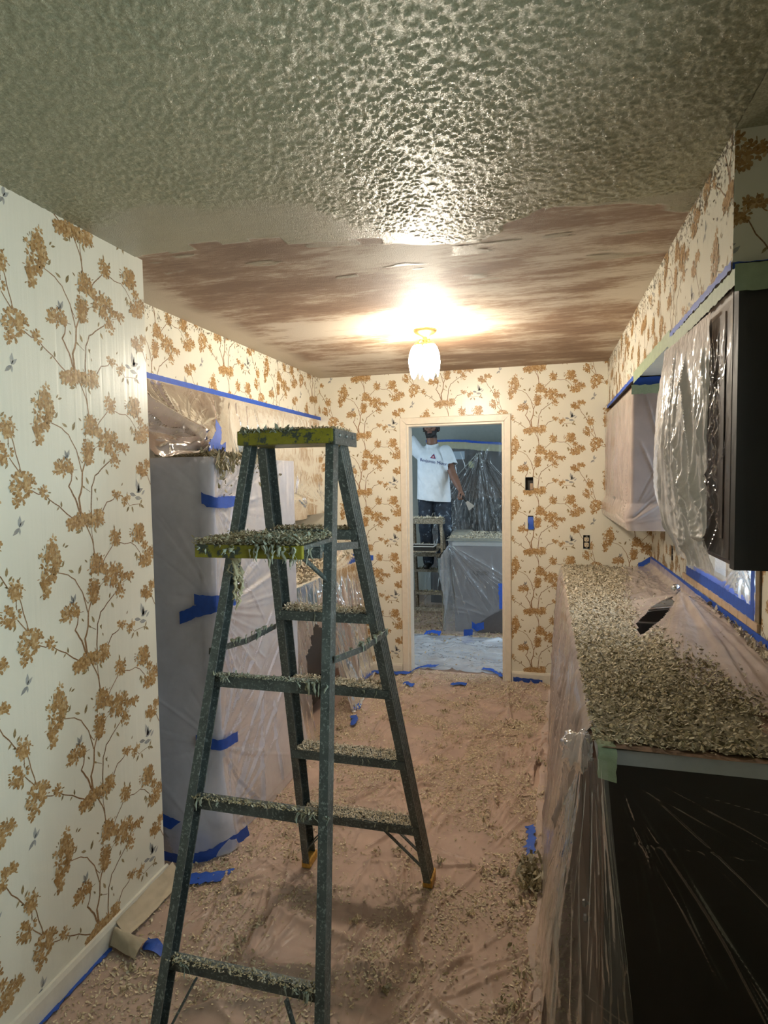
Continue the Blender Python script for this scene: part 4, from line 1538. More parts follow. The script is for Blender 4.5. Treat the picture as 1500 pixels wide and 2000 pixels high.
# ------------------------------------------------------------------ right side: base cabinets, counter, sink
M_COUNTER = simple('pale_grey_laminate', (.42, .46, .48), .35, var=.05)
M_KRAFT = simple('brown_masking_paper', (.26, .165, .105), .7, var=.12, vscale=8, bmp=.1, bscale=40)
XC0, YC0 = .130, 1.585
units = ((1.604, 2.398, 'near'), (2.402, 3.398, 'sink'), (3.402, 4.058, 'third'), (4.062, D - .006, 'far'))
labs = {'near': 'dark brown base cabinet with the near end panel at the counter end', 'sink': 'brown sink base cabinet below the window behind plastic',
        'third': 'brown base cabinet between sink base and corner unit behind plastic', 'far': 'brown base cabinet against the back wall below the bare receptacle'}
for y0, y1, k in units:
    T = thing('base_cabinet', labs[k], 'cabinet', (.45, (y0 + y1) / 2, 0))
    MB().box(.165, XRW - .004, y0, y1, .10, .70 if k == 'sink' else .874, .002).build('cabinet_body', M_WOOD, T)
    MB().box(.235, XRW - .01, y0 + .003, y1 - .003, 0.0, .10).build('toe_kick', M_DARK, T)
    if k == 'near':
        MB().box(.148, XRW - .004, y0 - .012, y0 - .0005, .0, .874, .002).build('end_panel', M_DARK, T)  # brown panel coloured near black to carry the dim light at this end
    doors(None, .165, y0, y1, .10, .70, 2, -1, M_WOOD, T)
    if k == 'sink':
        MB().box(.165, .183, y0, y1, .715, .872).build('apron_panel', M_WOOD, T)
    else:
        d = MB().box(.147, .165, y0 + .006, y1 - .006, .715, .865, .003).build('drawer', M_WOOD, T)
        MB().lathe([(0, 0), (.005, 0), (.005, .012), (.014, .018), (.012, .026), (0, .028)], (.147, (y0 + y1) / 2, .79), 12, (-1, 0, 0)).build('knob', M_STEEL, d)
SKX0, SKX1, SKY0, SKY1 = .235, .665, 2.66, 3.34
m = MB()
for x0, x1, y0, y1 in ((XC0, XRW - .002, YC0, SKY0), (XC0, XRW - .002, SKY1, D - .002), (XC0, SKX0, SKY0, SKY1), (SKX1, XRW - .002, SKY0, SKY1)):
    m.box(x0, x1, y0, y1, .876, .914)
tag(m.build('countertop', M_COUNTER, None, origin=(.44, 3.1, .876)), 'long pale laminate countertop along the right wall', 'countertop')
sk = thing('kitchen_sink', 'steel kitchen sink showing dark through torn plastic', 'sink', (.45, 3.0, .73))
for y0, y1 in ((SKY0 + .004, 2.985), (3.015, SKY1 - .004)):
    m = MB()
    x0, x1, z0, z1, t_ = SKX0 + .004, SKX1 - .004, .735, .915, .003
    m.box(x0, x1, y0, y1, z0, z0 + t_)
    m.box(x0, x0 + t_, y0, y1, z0 + t_, z1)
    m.box(x1 - t_, x1, y0, y1, z0 + t_, z1)
    m.box(x0 + t_, x1 - t_, y0, y0 + t_, z0 + t_, z1)
    m.box(x0 + t_, x1 - t_, y1 - t_, y1, z0 + t_, z1)
    b_ = m.build('basin', M_STEEL, sk)
    MB().lathe([(.042, 0), (.042, .003), (.03, .004), (.028, .001), (0, .001)], ((x0 + x1) / 2, (y0 + y1) / 2, z0 + t_), 18).build('drain', M_CHROME, b_)
m = MB()
m.box(SKX0 - .015, SKX1 + .02, SKY0 - .015, SKY0 + .003, .9145, .918)
m.box(SKX0 - .015, SKX1 + .02, SKY1 - .003, SKY1 + .015, .9145, .918)
m.box(SKX0 - .015, SKX0 + .003, SKY0 + .003, SKY1 - .003, .9145, .918)
m.box(SKX1 - .003, SKX1 + .075, SKY0 + .003, SKY1 - .003, .9145, .918)
m.box(SKX0 + .003, SKX1 - .003, 2.986, 3.014, .912, .917)
m.build('rim', M_STEEL, sk)
FXX, FYY = .625, 3.16
fc = thing('faucet', 'chrome faucet with a ball knob poking out of the plastic', 'faucet', (FXX + .05, FYY, .918))
MB().lathe([(0, .9185), (.030, .9185), (.030, .926), (.020, .935), (.018, .975), (.014, .985), (0, .985)], (FXX + .055, FYY, 0), 18).build('faucet_base', M_CHROME, fc, True)
MB().tube([(FXX + .055, FYY, .960), (FXX - .02, FYY - .01, .962), (FXX - .10, FYY - .02, .955), (FXX - .15, FYY - .03, .945), (FXX - .155, FYY - .03, .935)], [.011, .010, .010, .009, .010], 12).build('spout', M_CHROME, fc, True)
kb = MB().lathe([(0, -.024), (.011, -.021), (.019, -.013), (.023, 0), (.019, .013), (.011, .021), (0, .024)], (FXX - .012, FYY, 1.052), 20).build('ball_knob', M_CHROME, fc, True)
MB().tube([(FXX + .055, FYY, .985), (FXX + .03, FYY, 1.01), (FXX - .002, FYY, 1.035)], .006, 8).build('knob_stem', M_CHROME, kb, True)

# brown paper on the near end of the counter
nx, ny = 60, 70
X, Y = np.meshgrid(np.linspace(XC0 + .012, XRW - .01, nx), np.linspace(YC0 - .012, 2.30, ny), indexing='ij')
Z = .9165 + .0035 * fbm(X * 7, Y * 7, 3) - .0 + .006 * sstep(1.60, 1.575, Y) * fbm(X * 5, Y * 0, 8)
P = np.stack([X, Y, Z], -1)
o = sheet('masking_paper', P, M_KRAFT, 'brown masking paper on the near end of the right counter', cat='paper')

# plastic over the counter: tape at the wall, over the top, down the front to the floor
ny_, ns_ = 340, 200
Yg, S = np.meshgrid(np.linspace(1.70, D - .004, ny_), np.linspace(0, 1.66, ns_), indexing='ij')
wX = np.array([.744, .742, .715, .60, .30, .150, .122, .108, .100, -.01])
wZ = np.array([1.000, .960, .932, .928, .926, .926, .922, .900, .860, .012])
ds = np.concatenate([[0], np.cumsum(np.hypot(np.diff(wX), np.diff(wZ)))])
Xg, Zg = np.interp(S, ds, wX), np.interp(S, ds, wZ)
S_TOP0, S_TOP1 = ds[2], ds[5]
fl = np.clip((.90 - Zg) / .9, 0, 1)
Xg = Xg - fl ** 1.5 * np.interp(Yg, [1.7, 2.2, 2.6, 3.2, 4.0, 4.72], [.0, .0, .004, -.012, -.05, -.085])
run = np.clip(S - ds[-1], 0, 1)                       # the hem lies out on the floor
Xg = Xg - run * (.05 + .9 * fbm(Yg * 5, Yg * 0, 66))
Zg = np.where(run > 0, .016, Zg)
tent = np.maximum(np.where(Xg < FXX, (FXX - Xg) / .27, (Xg - FXX) / .30), np.where(Yg < FYY, (FYY - Yg) / 1.25, (Yg - FYY) / .22))
tent = np.clip(1 - tent, 0, 1) * (S < S_TOP1) * (S > S_TOP0 - .02)
Zg = Zg + .098 * tent
P = np.stack([Xg, Yg, Zg], -1)
rr = random.Random(8)
segs = []
for k in range(46):                                    # fan of pulls from the faucet peak towards the near end
    yy, ss = rr.uniform(1.75, 2.5), rr.uniform(.05, .42)
    segs.append((FYY - .03, np.interp(-FXX, -wX, ds) + rr.uniform(-.01, .01), yy, ss, .005 * rr.uniform(.6, 1.5), .007 * rr.uniform(.3, 1.2)))
segs += star(FYY, float(np.interp(-FXX, -wX, ds)), 26, .1, .45, .005, .006, 0, 6.28, rr)
for k in range(70):                                    # vertical folds down the front
    yy = rr.uniform(1.7, 4.7)
    s0 = S_TOP1 + rr.uniform(0, .3)
    segs.append((yy, s0, yy + rr.uniform(-.16, .10), s0 + rr.uniform(.25, .75), .009 * rr.uniform(.5, 1.6), .013 * rr.uniform(.3, 1.1)))
for k in range(40):
    segs.append((rr.uniform(3.3, 4.7), rr.uniform(.05, .3), rr.uniform(3.3, 4.7), rr.uniform(.1, .4), .006, .006))
h = creases(Yg, S, segs) + .012 * (fbm(Yg * 5, S * 1.5, 61) - .4) * sstep(S_TOP1, S_TOP1 + .25, S) + .003 * fbm(Yg * 30, S * 30, 62)
h += .012 * (fbm(Yg * 3, S * 9, 63) - .5) * sstep(3.3, 3.6, Yg) * sstep(.34, .1, S)
s = 1.0 if normals_of(P)[170, 52, 2] > 0 else -1.0
P = wrinkle(P, np.maximum(h, -.003), s)
P[..., 2] = np.maximum(P[..., 2], .010)


def in_poly(x, y, poly):
    c = np.zeros(x.shape, bool)
    n = len(poly)
    for i in range(n):
        (x0, y0), (x1, y1) = poly[i], poly[(i + 1) % n]
        cond = ((y0 > y) != (y1 > y)) & (x < (x1 - x0) * (y - y0) / (y1 - y0 + 1e-12) + x0)
        c ^= cond
    return c


hole = in_poly(P[..., 0], P[..., 1], [(.385, 2.66), (.40, 2.86), (.50, 3.06), (.585, 3.12), (.58, 3.04), (.50, 2.84)]) & (P[..., 2] > .85)
near = Yg + .55 * np.clip(S - .02, 0, S_TOP1) / S_TOP1 * (S < S_TOP1) < 0          # nothing cut
cutline = (S < S_TOP1 + .02) & (Yg < np.interp(S, [0, .1, .25, .45, S_TOP1], [1.70, 1.72, 1.95, 2.12, 2.2]))
sheet('plastic_sheet', P, M_FILM_C, 'long plastic sheet draped over the right counter and faucet', keep=~(hole | cutline))
ribbon('tape_strip', 'long blue tape along the wall behind the right counter',
       [(XRW - .004, 1.75, 1.000), (XRW - .004, 2.6, .998), (XRW - .004, 3.5, .990), (XRW - .004, D - .012, .985)], ACZ, .052, seed=40, rag=.001, lift=0)
ribbon('tape_strip', 'short blue tape end turned onto the back wall above the right counter',
       [(XRW - .01, D - .006, .985), (.70, D - .005, .960), (.66, D - .005, .935)], ACZ, .040, seed=41, rag=.003)

# debris on the counter
gg = np.random.default_rng(33)
parts = []


def top_z(x, y):
    t_ = np.maximum(np.where(x < FXX, (FXX - x) / .27, (x - FXX) / .30), np.where(y < FYY, (FYY - y) / 1.25, (y - FYY) / .22))
    return .930 + .098 * np.clip(1 - t_, 0, 1) * (y > 1.9)


n = 82000
y = 1.578 + (D - 1.60) * gg.random(n) ** 1.15
x = gg.uniform(.118, .745, n)
lim = np.interp(y, [1.58, 1.8, 2.1, 2.5, 2.8, 3.2, 3.5, 4.0, 4.7], [.76, .74, .62, .50, .42, .40, .42, .50, .55])
dens = sstep(0.06, -.06, x - lim) * (.35 + .9 * fbm(x * 6, y * 6, 5))
dens = np.maximum(dens, .05)
near_thin = np.where(y < 1.85, .70 - .55 * sstep(.28, .60, x), 1)
ok = gg.random(n) < dens * near_thin
ok &= ~in_poly(x, y, [(.37, 2.62), (.39, 2.90), (.50, 3.08), (.60, 3.14), (.60, 3.02), (.52, 2.80)])
x, y = x[ok], y[ok]
P_ = np.stack([x, y, top_z(x, y) - .002 + .014 * gg.random(len(x)) * sstep(.1, -.1, x - np.interp(y, [1.58, 2.1, 2.8, 4.7], [.7, .5, .35, .45]))], 1)
q = y + gg.normal(0, .35, len(y)) < 2.55
parts.append(flakes(P_[q], gg.uniform(.0018, .0062, q.sum()), DEB_OLIVE, 34, .45, 5, 2.0))
parts.append(flakes(P_[~q], gg.uniform(.0022, .007, (~q).sum()), DEB_LIGHT, 35, .4, 5, 2.0))
n = 500
y = gg.uniform(1.9, 3.1, n)
parts.append(flakes(np.stack([np.full(n, .735) + gg.uniform(-.02, .008, n), y, .985 + gg.uniform(-.02, .012, n)], 1), gg.uniform(.004, .009, n), DEB_LIGHT, 36, .8))
# the matted layer under the loose chips, coloured dark so their gaps look shaded
X, Y = np.meshgrid(np.linspace(.128, .62, 90), np.linspace(1.60, D - .01, 540), indexing='ij')
lm = np.interp(Y, [1.58, 1.8, 2.1, 2.5, 2.8, 3.2, 3.5, 4.0, 4.7], [.60, .56, .50, .42, .36, .34, .37, .45, .50])
cov = sstep(.05, -.05, X - lm + .12 * (fbm(X * 8, Y * 8, 301) - .5)) * sstep(1.60, 1.70, Y + .06 * fbm(X * 20, Y * 5, 302))
hh = top_z(X, Y) - .012 + cov * (.008 + .012 * fbm(X * 70, Y * 70, 303, 3) + .006 * fbm(X * 9, Y * 9, 304))
near_ = sstep(2.9, 2.3, Y)[..., None]
cc = (DEB_LIGHT[1] * .8 * (1 - near_) + DEB_OLIVE[0] * .75 * near_) * (.15 + .85 * fbm(X * 90, Y * 90, 305, 3))[..., None]
keepm = (cov > .25) & ~in_poly(X, Y, [(.37, 2.62), (.39, 2.90), (.50, 3.08), (.60, 3.14), (.60, 3.02), (.52, 2.80)])
kf = keepm[:-1, :-1] & keepm[1:, :-1] & keepm[:-1, 1:] & keepm[1:, 1:]
Fq = grid_faces(90, 540, kf)
Ft = np.concatenate([Fq[:, [0, 1, 2]], Fq[:, [0, 2, 3]]])
parts.append((np.stack([X, Y, hh], -1).reshape(-1, 3), Ft, cc.reshape(-1, 3)))
deb_obj(parts, None, 'scraped_texture_debris', 'thick scraped texture covering the right counter', 'debris')

# plastic on the end of the counter and the loose veil at the corner
P, U, Z = film_path([(.02, YC0 - .02), (XRW - .004, YC0 - .02)], .014, .905, 170, 200, 0)
segs = [(.16, .85, .62, .10, .005, .016), (.18, .86, .60, .06, .005, .012), (.20, .85, .72, .35, .004, .012), (.22, .86, .72, .62, .006, .014),
        (.14, .84, .42, .30, .004, .010), (.18, .80, .35, .45, .004, .008), (.12, .70, .50, .68, .003, .006), (.05, .30, .45, .08, .004, .010), (.10, .25, .40, .02, .004, .008)]
segs += star(.16, .86, 26, .2, .8, .004, .007, -1.5, -.2, rr)
h = creases(U, Z, segs) + .010 * (fbm(U * 5, Z * 5, 71) - .4)
s = 1.0 if normals_of(P)[50, 50, 1] < 0 else -1.0
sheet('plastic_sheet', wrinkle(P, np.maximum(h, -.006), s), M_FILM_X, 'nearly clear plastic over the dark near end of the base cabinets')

nu, nv = 150, 190
A, T_ = np.meshgrid(np.linspace(0, 1, nu), np.linspace(0, 1, nv), indexing='ij')
topx = np.interp(A, [0, .5, 1], [.098, .088, .150])
topy = np.interp(A, [0, .5, 1], [1.70, 1.565, 1.548])
botx = np.interp(A, [0, .25, .5, .75, 1], [-.03, .0, .03, .11, .215])
boty = np.interp(A, [0, .25, .5, .75, 1], [1.90, 1.68, 1.50, 1.44, 1.475])
w = sstep(0, 1, T_ ** .8) * .75 + T_ * .25
bow = np.sin(T_ * math.pi) * .035
zz = .90 - T_ * .888
P = np.stack([topx + (botx - topx) * w, topy + (boty - topy) * w - bow * sstep(.4, .9, A), zz], -1)
segs = []
for k in range(46):
    a0 = rr.uniform(0, 1)
    segs.append((a0, rr.uniform(0, .3), a0 + rr.uniform(-.12, .12), rr.uniform(.5, 1), .012 * rr.uniform(.6, 1.5), .013 * rr.uniform(.4, 1.2)))
h = creases(A, T_, segs) + .012 * (fbm(A * 9, T_ * 3, 73) - .4)
edge = np.interp(A, [.8, 1.0], [1.0, .93])
sheet('plastic_sheet', wrinkle(P, h, -1.0), film('veil_plastic_film', .13, (.85, .82, .78), .10, .7), 'loose veil of clear plastic hanging at the counter corner', keep=(T_ < edge))
# crumpled ball of film at the corner
nu, nv = 60, 40
A, B = np.meshgrid(np.linspace(0, 2 * math.pi, nu), np.linspace(.02, math.pi - .02, nv), indexing='ij')
nx_, ny2, nz_ = np.cos(A) * np.sin(B), np.sin(A) * np.sin(B), np.cos(B)
rad = .040 + .022 * (fbm(nx_ * 1.6 + 5, nz_ * 1.6 + ny2 * 1.3 + 5, 81, 2) - .5) + .012 * np.abs(fbm(nx_ * 3 + 9, nz_ * 3 + ny2 * 2.5 + 9, 82, 2) - .5) * 2
P = np.stack([.080 + rad * nx_ * .9, 1.60 + rad * ny2, .895 + rad * nz_ * 1.25], -1)
sheet('plastic_wad', P, M_FILM_H if False else film('wad_film', .16, (.86, .84, .82), .12, .7, mb=.03), 'crumpled wad of clear plastic bunched at the counter corner')
ribbon('tape_strip', 'pale green tape folded over the counter corner',
       [(.145, 1.70, .9215), (.150, 1.585, .923), (.152, 1.566, .915), (.150, 1.562, .88), (.150, 1.558, .845)],
       [(1, .1, 0), (1, .1, 0), (1, 0, 0), (1, 0, -.2), (1, 0, -.2)], .045, M_GREEN, seed=50, rag=.001)

M_WOODD = make_wood('dark_brown_stained_wood', (.030, .018, .012), (.060, .036, .024))
# ------------------------------------------------------------------ right wall cabinets
for y0, y1, lab in ((1.64, 2.405, 'dark wall cabinet nearest the camera behind plastic'), (3.365, D - .006, 'dark wall cabinet in the right back corner behind plastic')):
    T = thing('wall_cabinet', lab, 'cabinet', (.6, (y0 + y1) / 2, 1.372))
    MB().box(XSR + .022, XRW - .003, y0, y1, 1.372, ZS - .003, .002).build('cabinet_body', M_WOOD, T)
    MB().box(XSR + .020, XRW - .003, y0 - .010, y0 - .0005, 1.372, ZS - .003, .001).build('end_panel', M_DARK, T)  # shade of the end face is put into its colour
    MB().box(XSR + .004, XSR + .022, y0 - .010, y0 + .028, 1.372, ZS - .003, .001).build('face_frame_stile', M_DARK, T)
    doors(None, XSR + .022, y0 + .03, y1, 1.380, ZS - .03, 2, -1, M_WOODD, T)

# clear film on the near end, turning the corner
P, U, Z = film_path([(XRW - .004, 1.612), (XSR - .012, 1.612), (XSR - .016, 1.83)], 1.345, 2.045, 110, 170, 2)
uk = XRW - .004 - XSR + .012
segs = [(.05, 1.42, uk - .02, 2.0, .003, .004), (.02, 1.9, uk - .04, 2.02, .003, .004)]
segs += [(uk + .01, 2.02, uk + .19, 1.36, .005, .014), (uk + .02, 1.86, uk + .20, 1.50, .004, .012), (uk, 1.70, uk + .2, 1.38, .004, .012), (uk + .02, 1.55, uk + .18, 1.36, .004, .010)]
for k in range(40):
    segs.append((uk + rr.uniform(0, .2), rr.uniform(1.36, 2.03), uk + rr.uniform(0, .2), rr.uniform(1.36, 2.03), .004, .006))
h = creases(U, Z, segs) + .004 * (fbm(U * 8, Z * 6, 91) - .4) + .010 * sstep(1.48, 1.35, Z)
s = 1.0 if normals_of(P)[20, 50, 1] < 0 else -1.0
sheet('plastic_sheet', wrinkle(P, np.maximum(h, -.003), s), film('cabinet_end_film', .014, (.8, .8, .8), .08, .5, mb=.03), 'clear creased plastic on the near end of the nearest wall cabinet')
# white crumpled front
nu, nv = 170, 210
Yg, T_ = np.meshgrid(np.linspace(1.80, 2.435, nu), np.linspace(0, 1, nv), indexing='ij')
ztop = np.interp(Yg, [1.80, 2.2, 2.435], [2.04, 2.05, 2.06])
zbot = np.interp(Yg, [1.80, 2.0, 2.3, 2.435], [1.335, 1.33, 1.34, 1.40]) + .012 * (fbm(Yg * 16, T_ * 0, 95) - .5)
Zg = ztop + (zbot - ztop) * T_
Xg = XSR - .016 - .030 * np.sin(T_ * math.pi * .9) * sstep(1.8, 2.2, Yg) + .02 * sstep(.85, 1, T_)
Yb = Yg + .03 * np.sin(T_ * 3.1) * sstep(2.2, 2.43, Yg) - .16 * sstep(.72, 1.0, T_) * sstep(2.15, 2.435, Yg)
P = np.stack([Xg, Yb, Zg], -1)
segs = []
for k in range(50):
    yy = rr.uniform(1.8, 2.43)
    z0 = rr.uniform(1.6, 2.05)
    segs.append((yy, z0, yy + rr.uniform(-.12, .05), z0 - rr.uniform(.15, .5), .006 * rr.uniform(.5, 1.6), .009 * rr.uniform(.3, 1.2)))
segs += [(2.05, 2.0, 1.82, 1.45, .010, .022), (2.12, 1.8, 1.85, 1.36, .010, .018)]
segs += star(1.95, 1.42, 24, .08, .3, .005, .006, 0, 6.28, rr)
h = creases(Yg, Zg, segs) + .007 * (fbm(Yg * 18, Zg * 10, 96) - .45) + .0035 * (fbm(Yg * 60, Zg * 40, 97) - .5)
s = 1.0 if normals_of(P)[80, 80, 0] < 0 else -1.0
sheet('plastic_sheet', wrinkle(P, np.maximum(h, -.006), s), M_FILM_H, 'crumpled white plastic billowing off the nearest wall cabinet front')
# far cabinet film
P, U, Z = film_path([(XRW - .004, 3.335), (XSR - .012, 3.335), (XSR - .014, D - .008)], 1.318, 2.050, 260, 150, 3)
uk = XRW - .004 - XSR + .012
segs = [(.06, 1.40, uk - .05, 2.02, .004, .010), (.10, 1.36, uk - .02, 1.8, .004, .010), (.02, 1.36, .2, 2.02, .005, .010)]
for k in range(46):
    u0 = rr.uniform(uk, uk + 1.35)
    segs.append((u0, rr.uniform(1.7, 2.04), u0 + rr.uniform(-.06, .06), rr.uniform(1.33, 1.65), .006 * rr.uniform(.6, 1.5), .008 * rr.uniform(.4, 1.2)))
segs += star(uk + .02, 1.36, 30, .1, .5, .005, .007, 0, 3.1, rr)
h = creases(U, Z, segs) + .004 * (fbm(U * 8, Z * 6, 98) - .4) + .026 * np.sin(np.clip((1.46 - Z) / .142, 0, 1) * math.pi * .8) * 1.0
s = 1.0 if normals_of(P)[20, 50, 1] < 0 else -1.0
Pc = wrinkle(P, np.maximum(h, -.003), s)
sheet('plastic_sheet', Pc, M_FILM_C, 'plastic sheet bagging around the far right wall cabinet')

zt_ = ZS - .004
ribbon('tape_strip', 'blue tape under the right soffit along the nearest cabinet', [(XSR - .003, YSR + .004, 2.118), (XSR - .003, 2.42, 2.114)], ACZ, .020, seed=60, rag=.002)
ribbon('tape_strip', 'blue tape under the right soffit running to the back corner', [(XSR - .003, 3.36, 2.108), (XSR - .003, D - .004, 2.106)], ACZ, .022, seed=61, rag=.002)
ribbon('tape_strip', 'pale green tape below the blue tape along the nearest cabinet top', [(XSR - .008, 1.615, 2.075), (XSR - .008, 2.42, 2.078)], ACZ, .040, M_GREEN, seed=62, rag=.002)
ribbon('tape_strip', 'pale green tape edging the dark gap between the right wall cabinets', [(XSR - .003, 2.42, 2.108), (XSR - .003, 3.36, 2.106)], ACZ, .055, M_GREEN, seed=63, rag=.002)
ribbon('tape_strip', 'blue tape across the top end of the far right cabinet', [(XSR - .004, 3.346, 2.085), (XRW - .02, 3.346, 2.085)], ACZ, .042, seed=64, rag=.001)
ribbon('tape_strip', 'pale green tape under the blue tape on the far right cabinet end', [(XSR - .016, 3.325, 2.042), (XRW - .02, 3.325, 2.042)], ACZ, .046, M_GREEN, seed=65, rag=.002)
ribbon('tape_strip', 'dark blue tape along the soffit end above the nearest cabinet', [(XSR - .002, YSR - .006, 2.112), (XRW - .004, YSR - .006, 2.112)], ACZ, .018, seed=66, rag=.001)
ribbon('tape_strip', 'wide pale green tape across the nearest cabinet end below the soffit', [(XSR - .012, 1.606, 2.068), (XRW - .004, 1.606, 2.068)], ACZ, .062, M_GREEN, seed=67, rag=.001)

# ------------------------------------------------------------------ window over the sink
M_PANE = film('window_pane_glass', .03, (.9, .95, 1), .05, .5)
M_TILE = simple('tan_sill_tile', (.55, .40, .27), .4, var=.15, vscale=25)
win = thing('window_1', 'x', 'x', (XRW + .07, (WIN[0] + WIN[1]) / 2, WIN[2]))
del win['label']
del win['category']
win['kind'] = 'structure'
y0, y1, z0, z1 = WIN
fx0, fx1 = XRW + .05, XRW + .09
for a, b, c, d in ((y0, y1, z0, z0 + .05), (y0, y1, z1 - .05, z1), (y0, y0 + .05, z0 + .05, z1 - .05), (y1 - .05, y1, z0 + .05, z1 - .05), ((y0 + y1) / 2 - .02, (y0 + y1) / 2 + .02, z0 + .05, z1 - .05)):
    MB().box(fx0, fx1, a, b, c, d, .003).build('window_frame', M_TRIM, win)
for a, b in ((y0 + .05, (y0 + y1) / 2 - .02), ((y0 + y1) / 2 + .02, y1 - .05)):
    MB().box(XRW + .068, XRW + .071, a, b, z0 + .05, z1 - .05).build('pane', M_PANE, win)
nt_ = 11
for k in range(nt_):
    a, b = y0 - .05 + (y1 - y0 + .1) * k / nt_, y0 - .05 + (y1 - y0 + .1) * (k + 1) / nt_
    MB().box(XRW - .012, XRW - .0005, a + .0012, b - .0012, WIN[2] - .030, WIN[2] + .001, .002).build('sill_tile', M_TILE, win)
MB().box(XRW - .008, XRW - .0005, y0 - .055, y0 - .012, WIN[2] + .004, z1, .002).build('side_casing', simple('dark_stained_casing', (.16, .12, .07), .5, var=.2), win)
nu, nv = 150, 120
Yg, Zg = np.meshgrid(np.linspace(y0 + .004, y1 - .004, nu), np.linspace(z0 + .004, z1 - .01, nv), indexing='ij')
segs = star(2.72, 1.24, 30, .1, .5, .005, .010, 0, 6.28, rr) + star(2.5, 1.08, 24, .2, .7, .005, .008, 0, 1.6, rr)
h = creases(Yg, Zg, segs) + .006 * fbm(Yg * 6, Zg * 6, 99)
P = np.stack([XRW - .004 + .02 - h, Yg, Zg], -1)
sheet('plastic_sheet', P, film('window_film', .30, (.85, .88, .92), .12, .8), 'bright plastic sheet stretched over the window above the sink')
ribbon('tape_strip', 'blue tape along the bottom of the plastic covered window', [(XRW - .006, y0 + .002, z0 + .026), (XRW - .006, 3.0, z0 + .028), (XRW - .006, y1 - .02, z0 + .020)], ACZ, .050, seed=70, rag=.002)
ribbon('tape_strip', 'blue tape up the near edge of the plastic covered window', [(XRW - .008, y0 + .018, z0 + .002), (XRW - .008, y0 + .02, z1 - .02)], (0, 1, 0), .040, seed=71, rag=.001)

# ------------------------------------------------------------------ plastic on the kitchen floor and what fell on it
rr = random.Random(77)
nx, ny = 262, 610
X, Y = np.meshgrid(np.linspace(-1.438, .115, nx), np.linspace(1.23, 4.83, ny), indexing='ij')
segs = []
for k in range(30):
    cx, cy = rr.uniform(-1.3, .05), rr.uniform(1.3, 4.7)
    a0 = rr.uniform(0, 6.28)
    segs += star(cx, cy, rr.randint(7, 16), .15, .65, .006, .011, a0, a0 + rr.uniform(1.2, 3.5), rr)
for k in range(70):
    cx, cy = rr.uniform(-1.3, .05), rr.uniform(1.2, 4.6)
    an = math.pi / 2 + rr.gauss(-.25, .28)
    L = rr.uniform(.3, 1.0)
    for j in range(rr.randint(1, 4)):
        ox = rr.uniform(-.05, .05)
        segs.append((cx + ox, cy, cx + ox * 1.6 + L * math.cos(an), cy + L * math.sin(an), .0065 * rr.uniform(.7, 1.6), .013 * rr.uniform(.3, 1.2)))
for k in range(14):      # puffed folds near the ladder
    cx, cy = rr.uniform(-1.35, -.6), rr.uniform(1.45, 2.1)
    an = rr.uniform(-.5, .5)
    segs.append((cx, cy, cx + .5 * math.cos(an), cy + .5 * math.sin(an), .016, .016))
h = np.clip(creases(X, Y, segs), 0, .034) + .0025 * fbm(X * 14, Y * 14, 101) + .004 * sstep(.5, .75, fbm(X * 3, Y * 3, 102))
Z = .004 + h
keep = ~(in_poly(X, Y, [(-.058, 3.12), (-.020, 3.14), (-.022, 3.36), (-.050, 3.34)]) | in_poly(X, Y, [(-.115, 2.86), (-.055, 2.88), (-.060, 3.02), (-.105, 3.00)]))
keep &= (Y < D - .018) | ((X > DX0 + .02) & (X < DX1 - .02))
# feet and paper keep the sheet low
for fx_, fy_ in ((-.955, 2.262), (-.44, 2.262), (-.945, 1.16), (-.485, 1.16)):
    d = np.hypot(X - fx_, Y - fy_)
    Z = np.where(d < .09, .004 + (Z - .004) * sstep(.05, .09, d), Z)
P = np.stack([X, Y, Z], -1)
M_FILM_F = film('floor_plastic_film', .85, (.62, .46, .38), .24, .8, dirt=.08, dirtcol=(.62, .52, .40), trans=.12)
sheet('plastic_sheet', P, M_FILM_F, 'creased plastic sheet covering the kitchen floor', keep=keep)

gg = np.random.default_rng(55)


def floor_z(x, y):
    i = np.clip(np.round((x + 1.438) / (1.553) * (nx - 1)).astype(int), 0, nx - 1)
    j = np.clip(np.round((y - 1.23) / 3.60 * (ny - 1)).astype(int), 0, ny - 1)
    return Z[i, j]


n = 88000
x, y = gg.uniform(-1.43, .10, n), 1.25 + 3.56 * gg.random(n) ** .85
d = fbm(x * 5.5, y * 5.5, 111, 4)
band = .45 * sstep(-.35, .02, x) * sstep(4.6, 3.0, y) + .35 * sstep(4.0, 4.6, y) + .35 * sstep(-.95, -1.3, x) + .20 * sstep(2.2, 1.4, y) * sstep(-.5, 0, x)
prob = sstep(.40, .66, d + band * .35) * .95 + .06
ok = gg.random(n) < prob * .80
ok &= ~in_poly(x, y, [(-.07, 3.10), (-.01, 3.12), (-.01, 3.38), (-.06, 3.36)])
ok &= (y < D - .03) | ((x > DX0 + .03) & (x < DX1 - .03))
x, y = x[ok], y[ok]
pz = floor_z(x, y) + .001
warm = DEB_LIGHT * np.array([1.0, .94, .84])
parts = [flakes(np.stack([x, y, pz], 1), gg.uniform(.0018, .006, len(x)) * (.7 + .6 * fbm(x * 9, y * 9, 3)), warm, 56, .35, 5, 2.0)]
for k in range(150):
    cx, cy = gg.uniform(-1.35, .06), gg.uniform(1.3, 4.7)
    if cx < -.3 and gg.random() < .5:
        continue
    m = gg.integers(10, 34)
    s = gg.uniform(.008, .024)
    px_, py_ = cx + gg.normal(0, s, m), cy + gg.normal(0, s, m)
    zc = floor_z(px_, py_) + gg.uniform(0, .010, m)
    parts.append(flakes(np.stack([px_, py_, zc], 1), gg.uniform(.003, .007, m), DEB_OLIVE if gg.random() < .45 else warm, 6000 + k, .8, 5, 1.8))
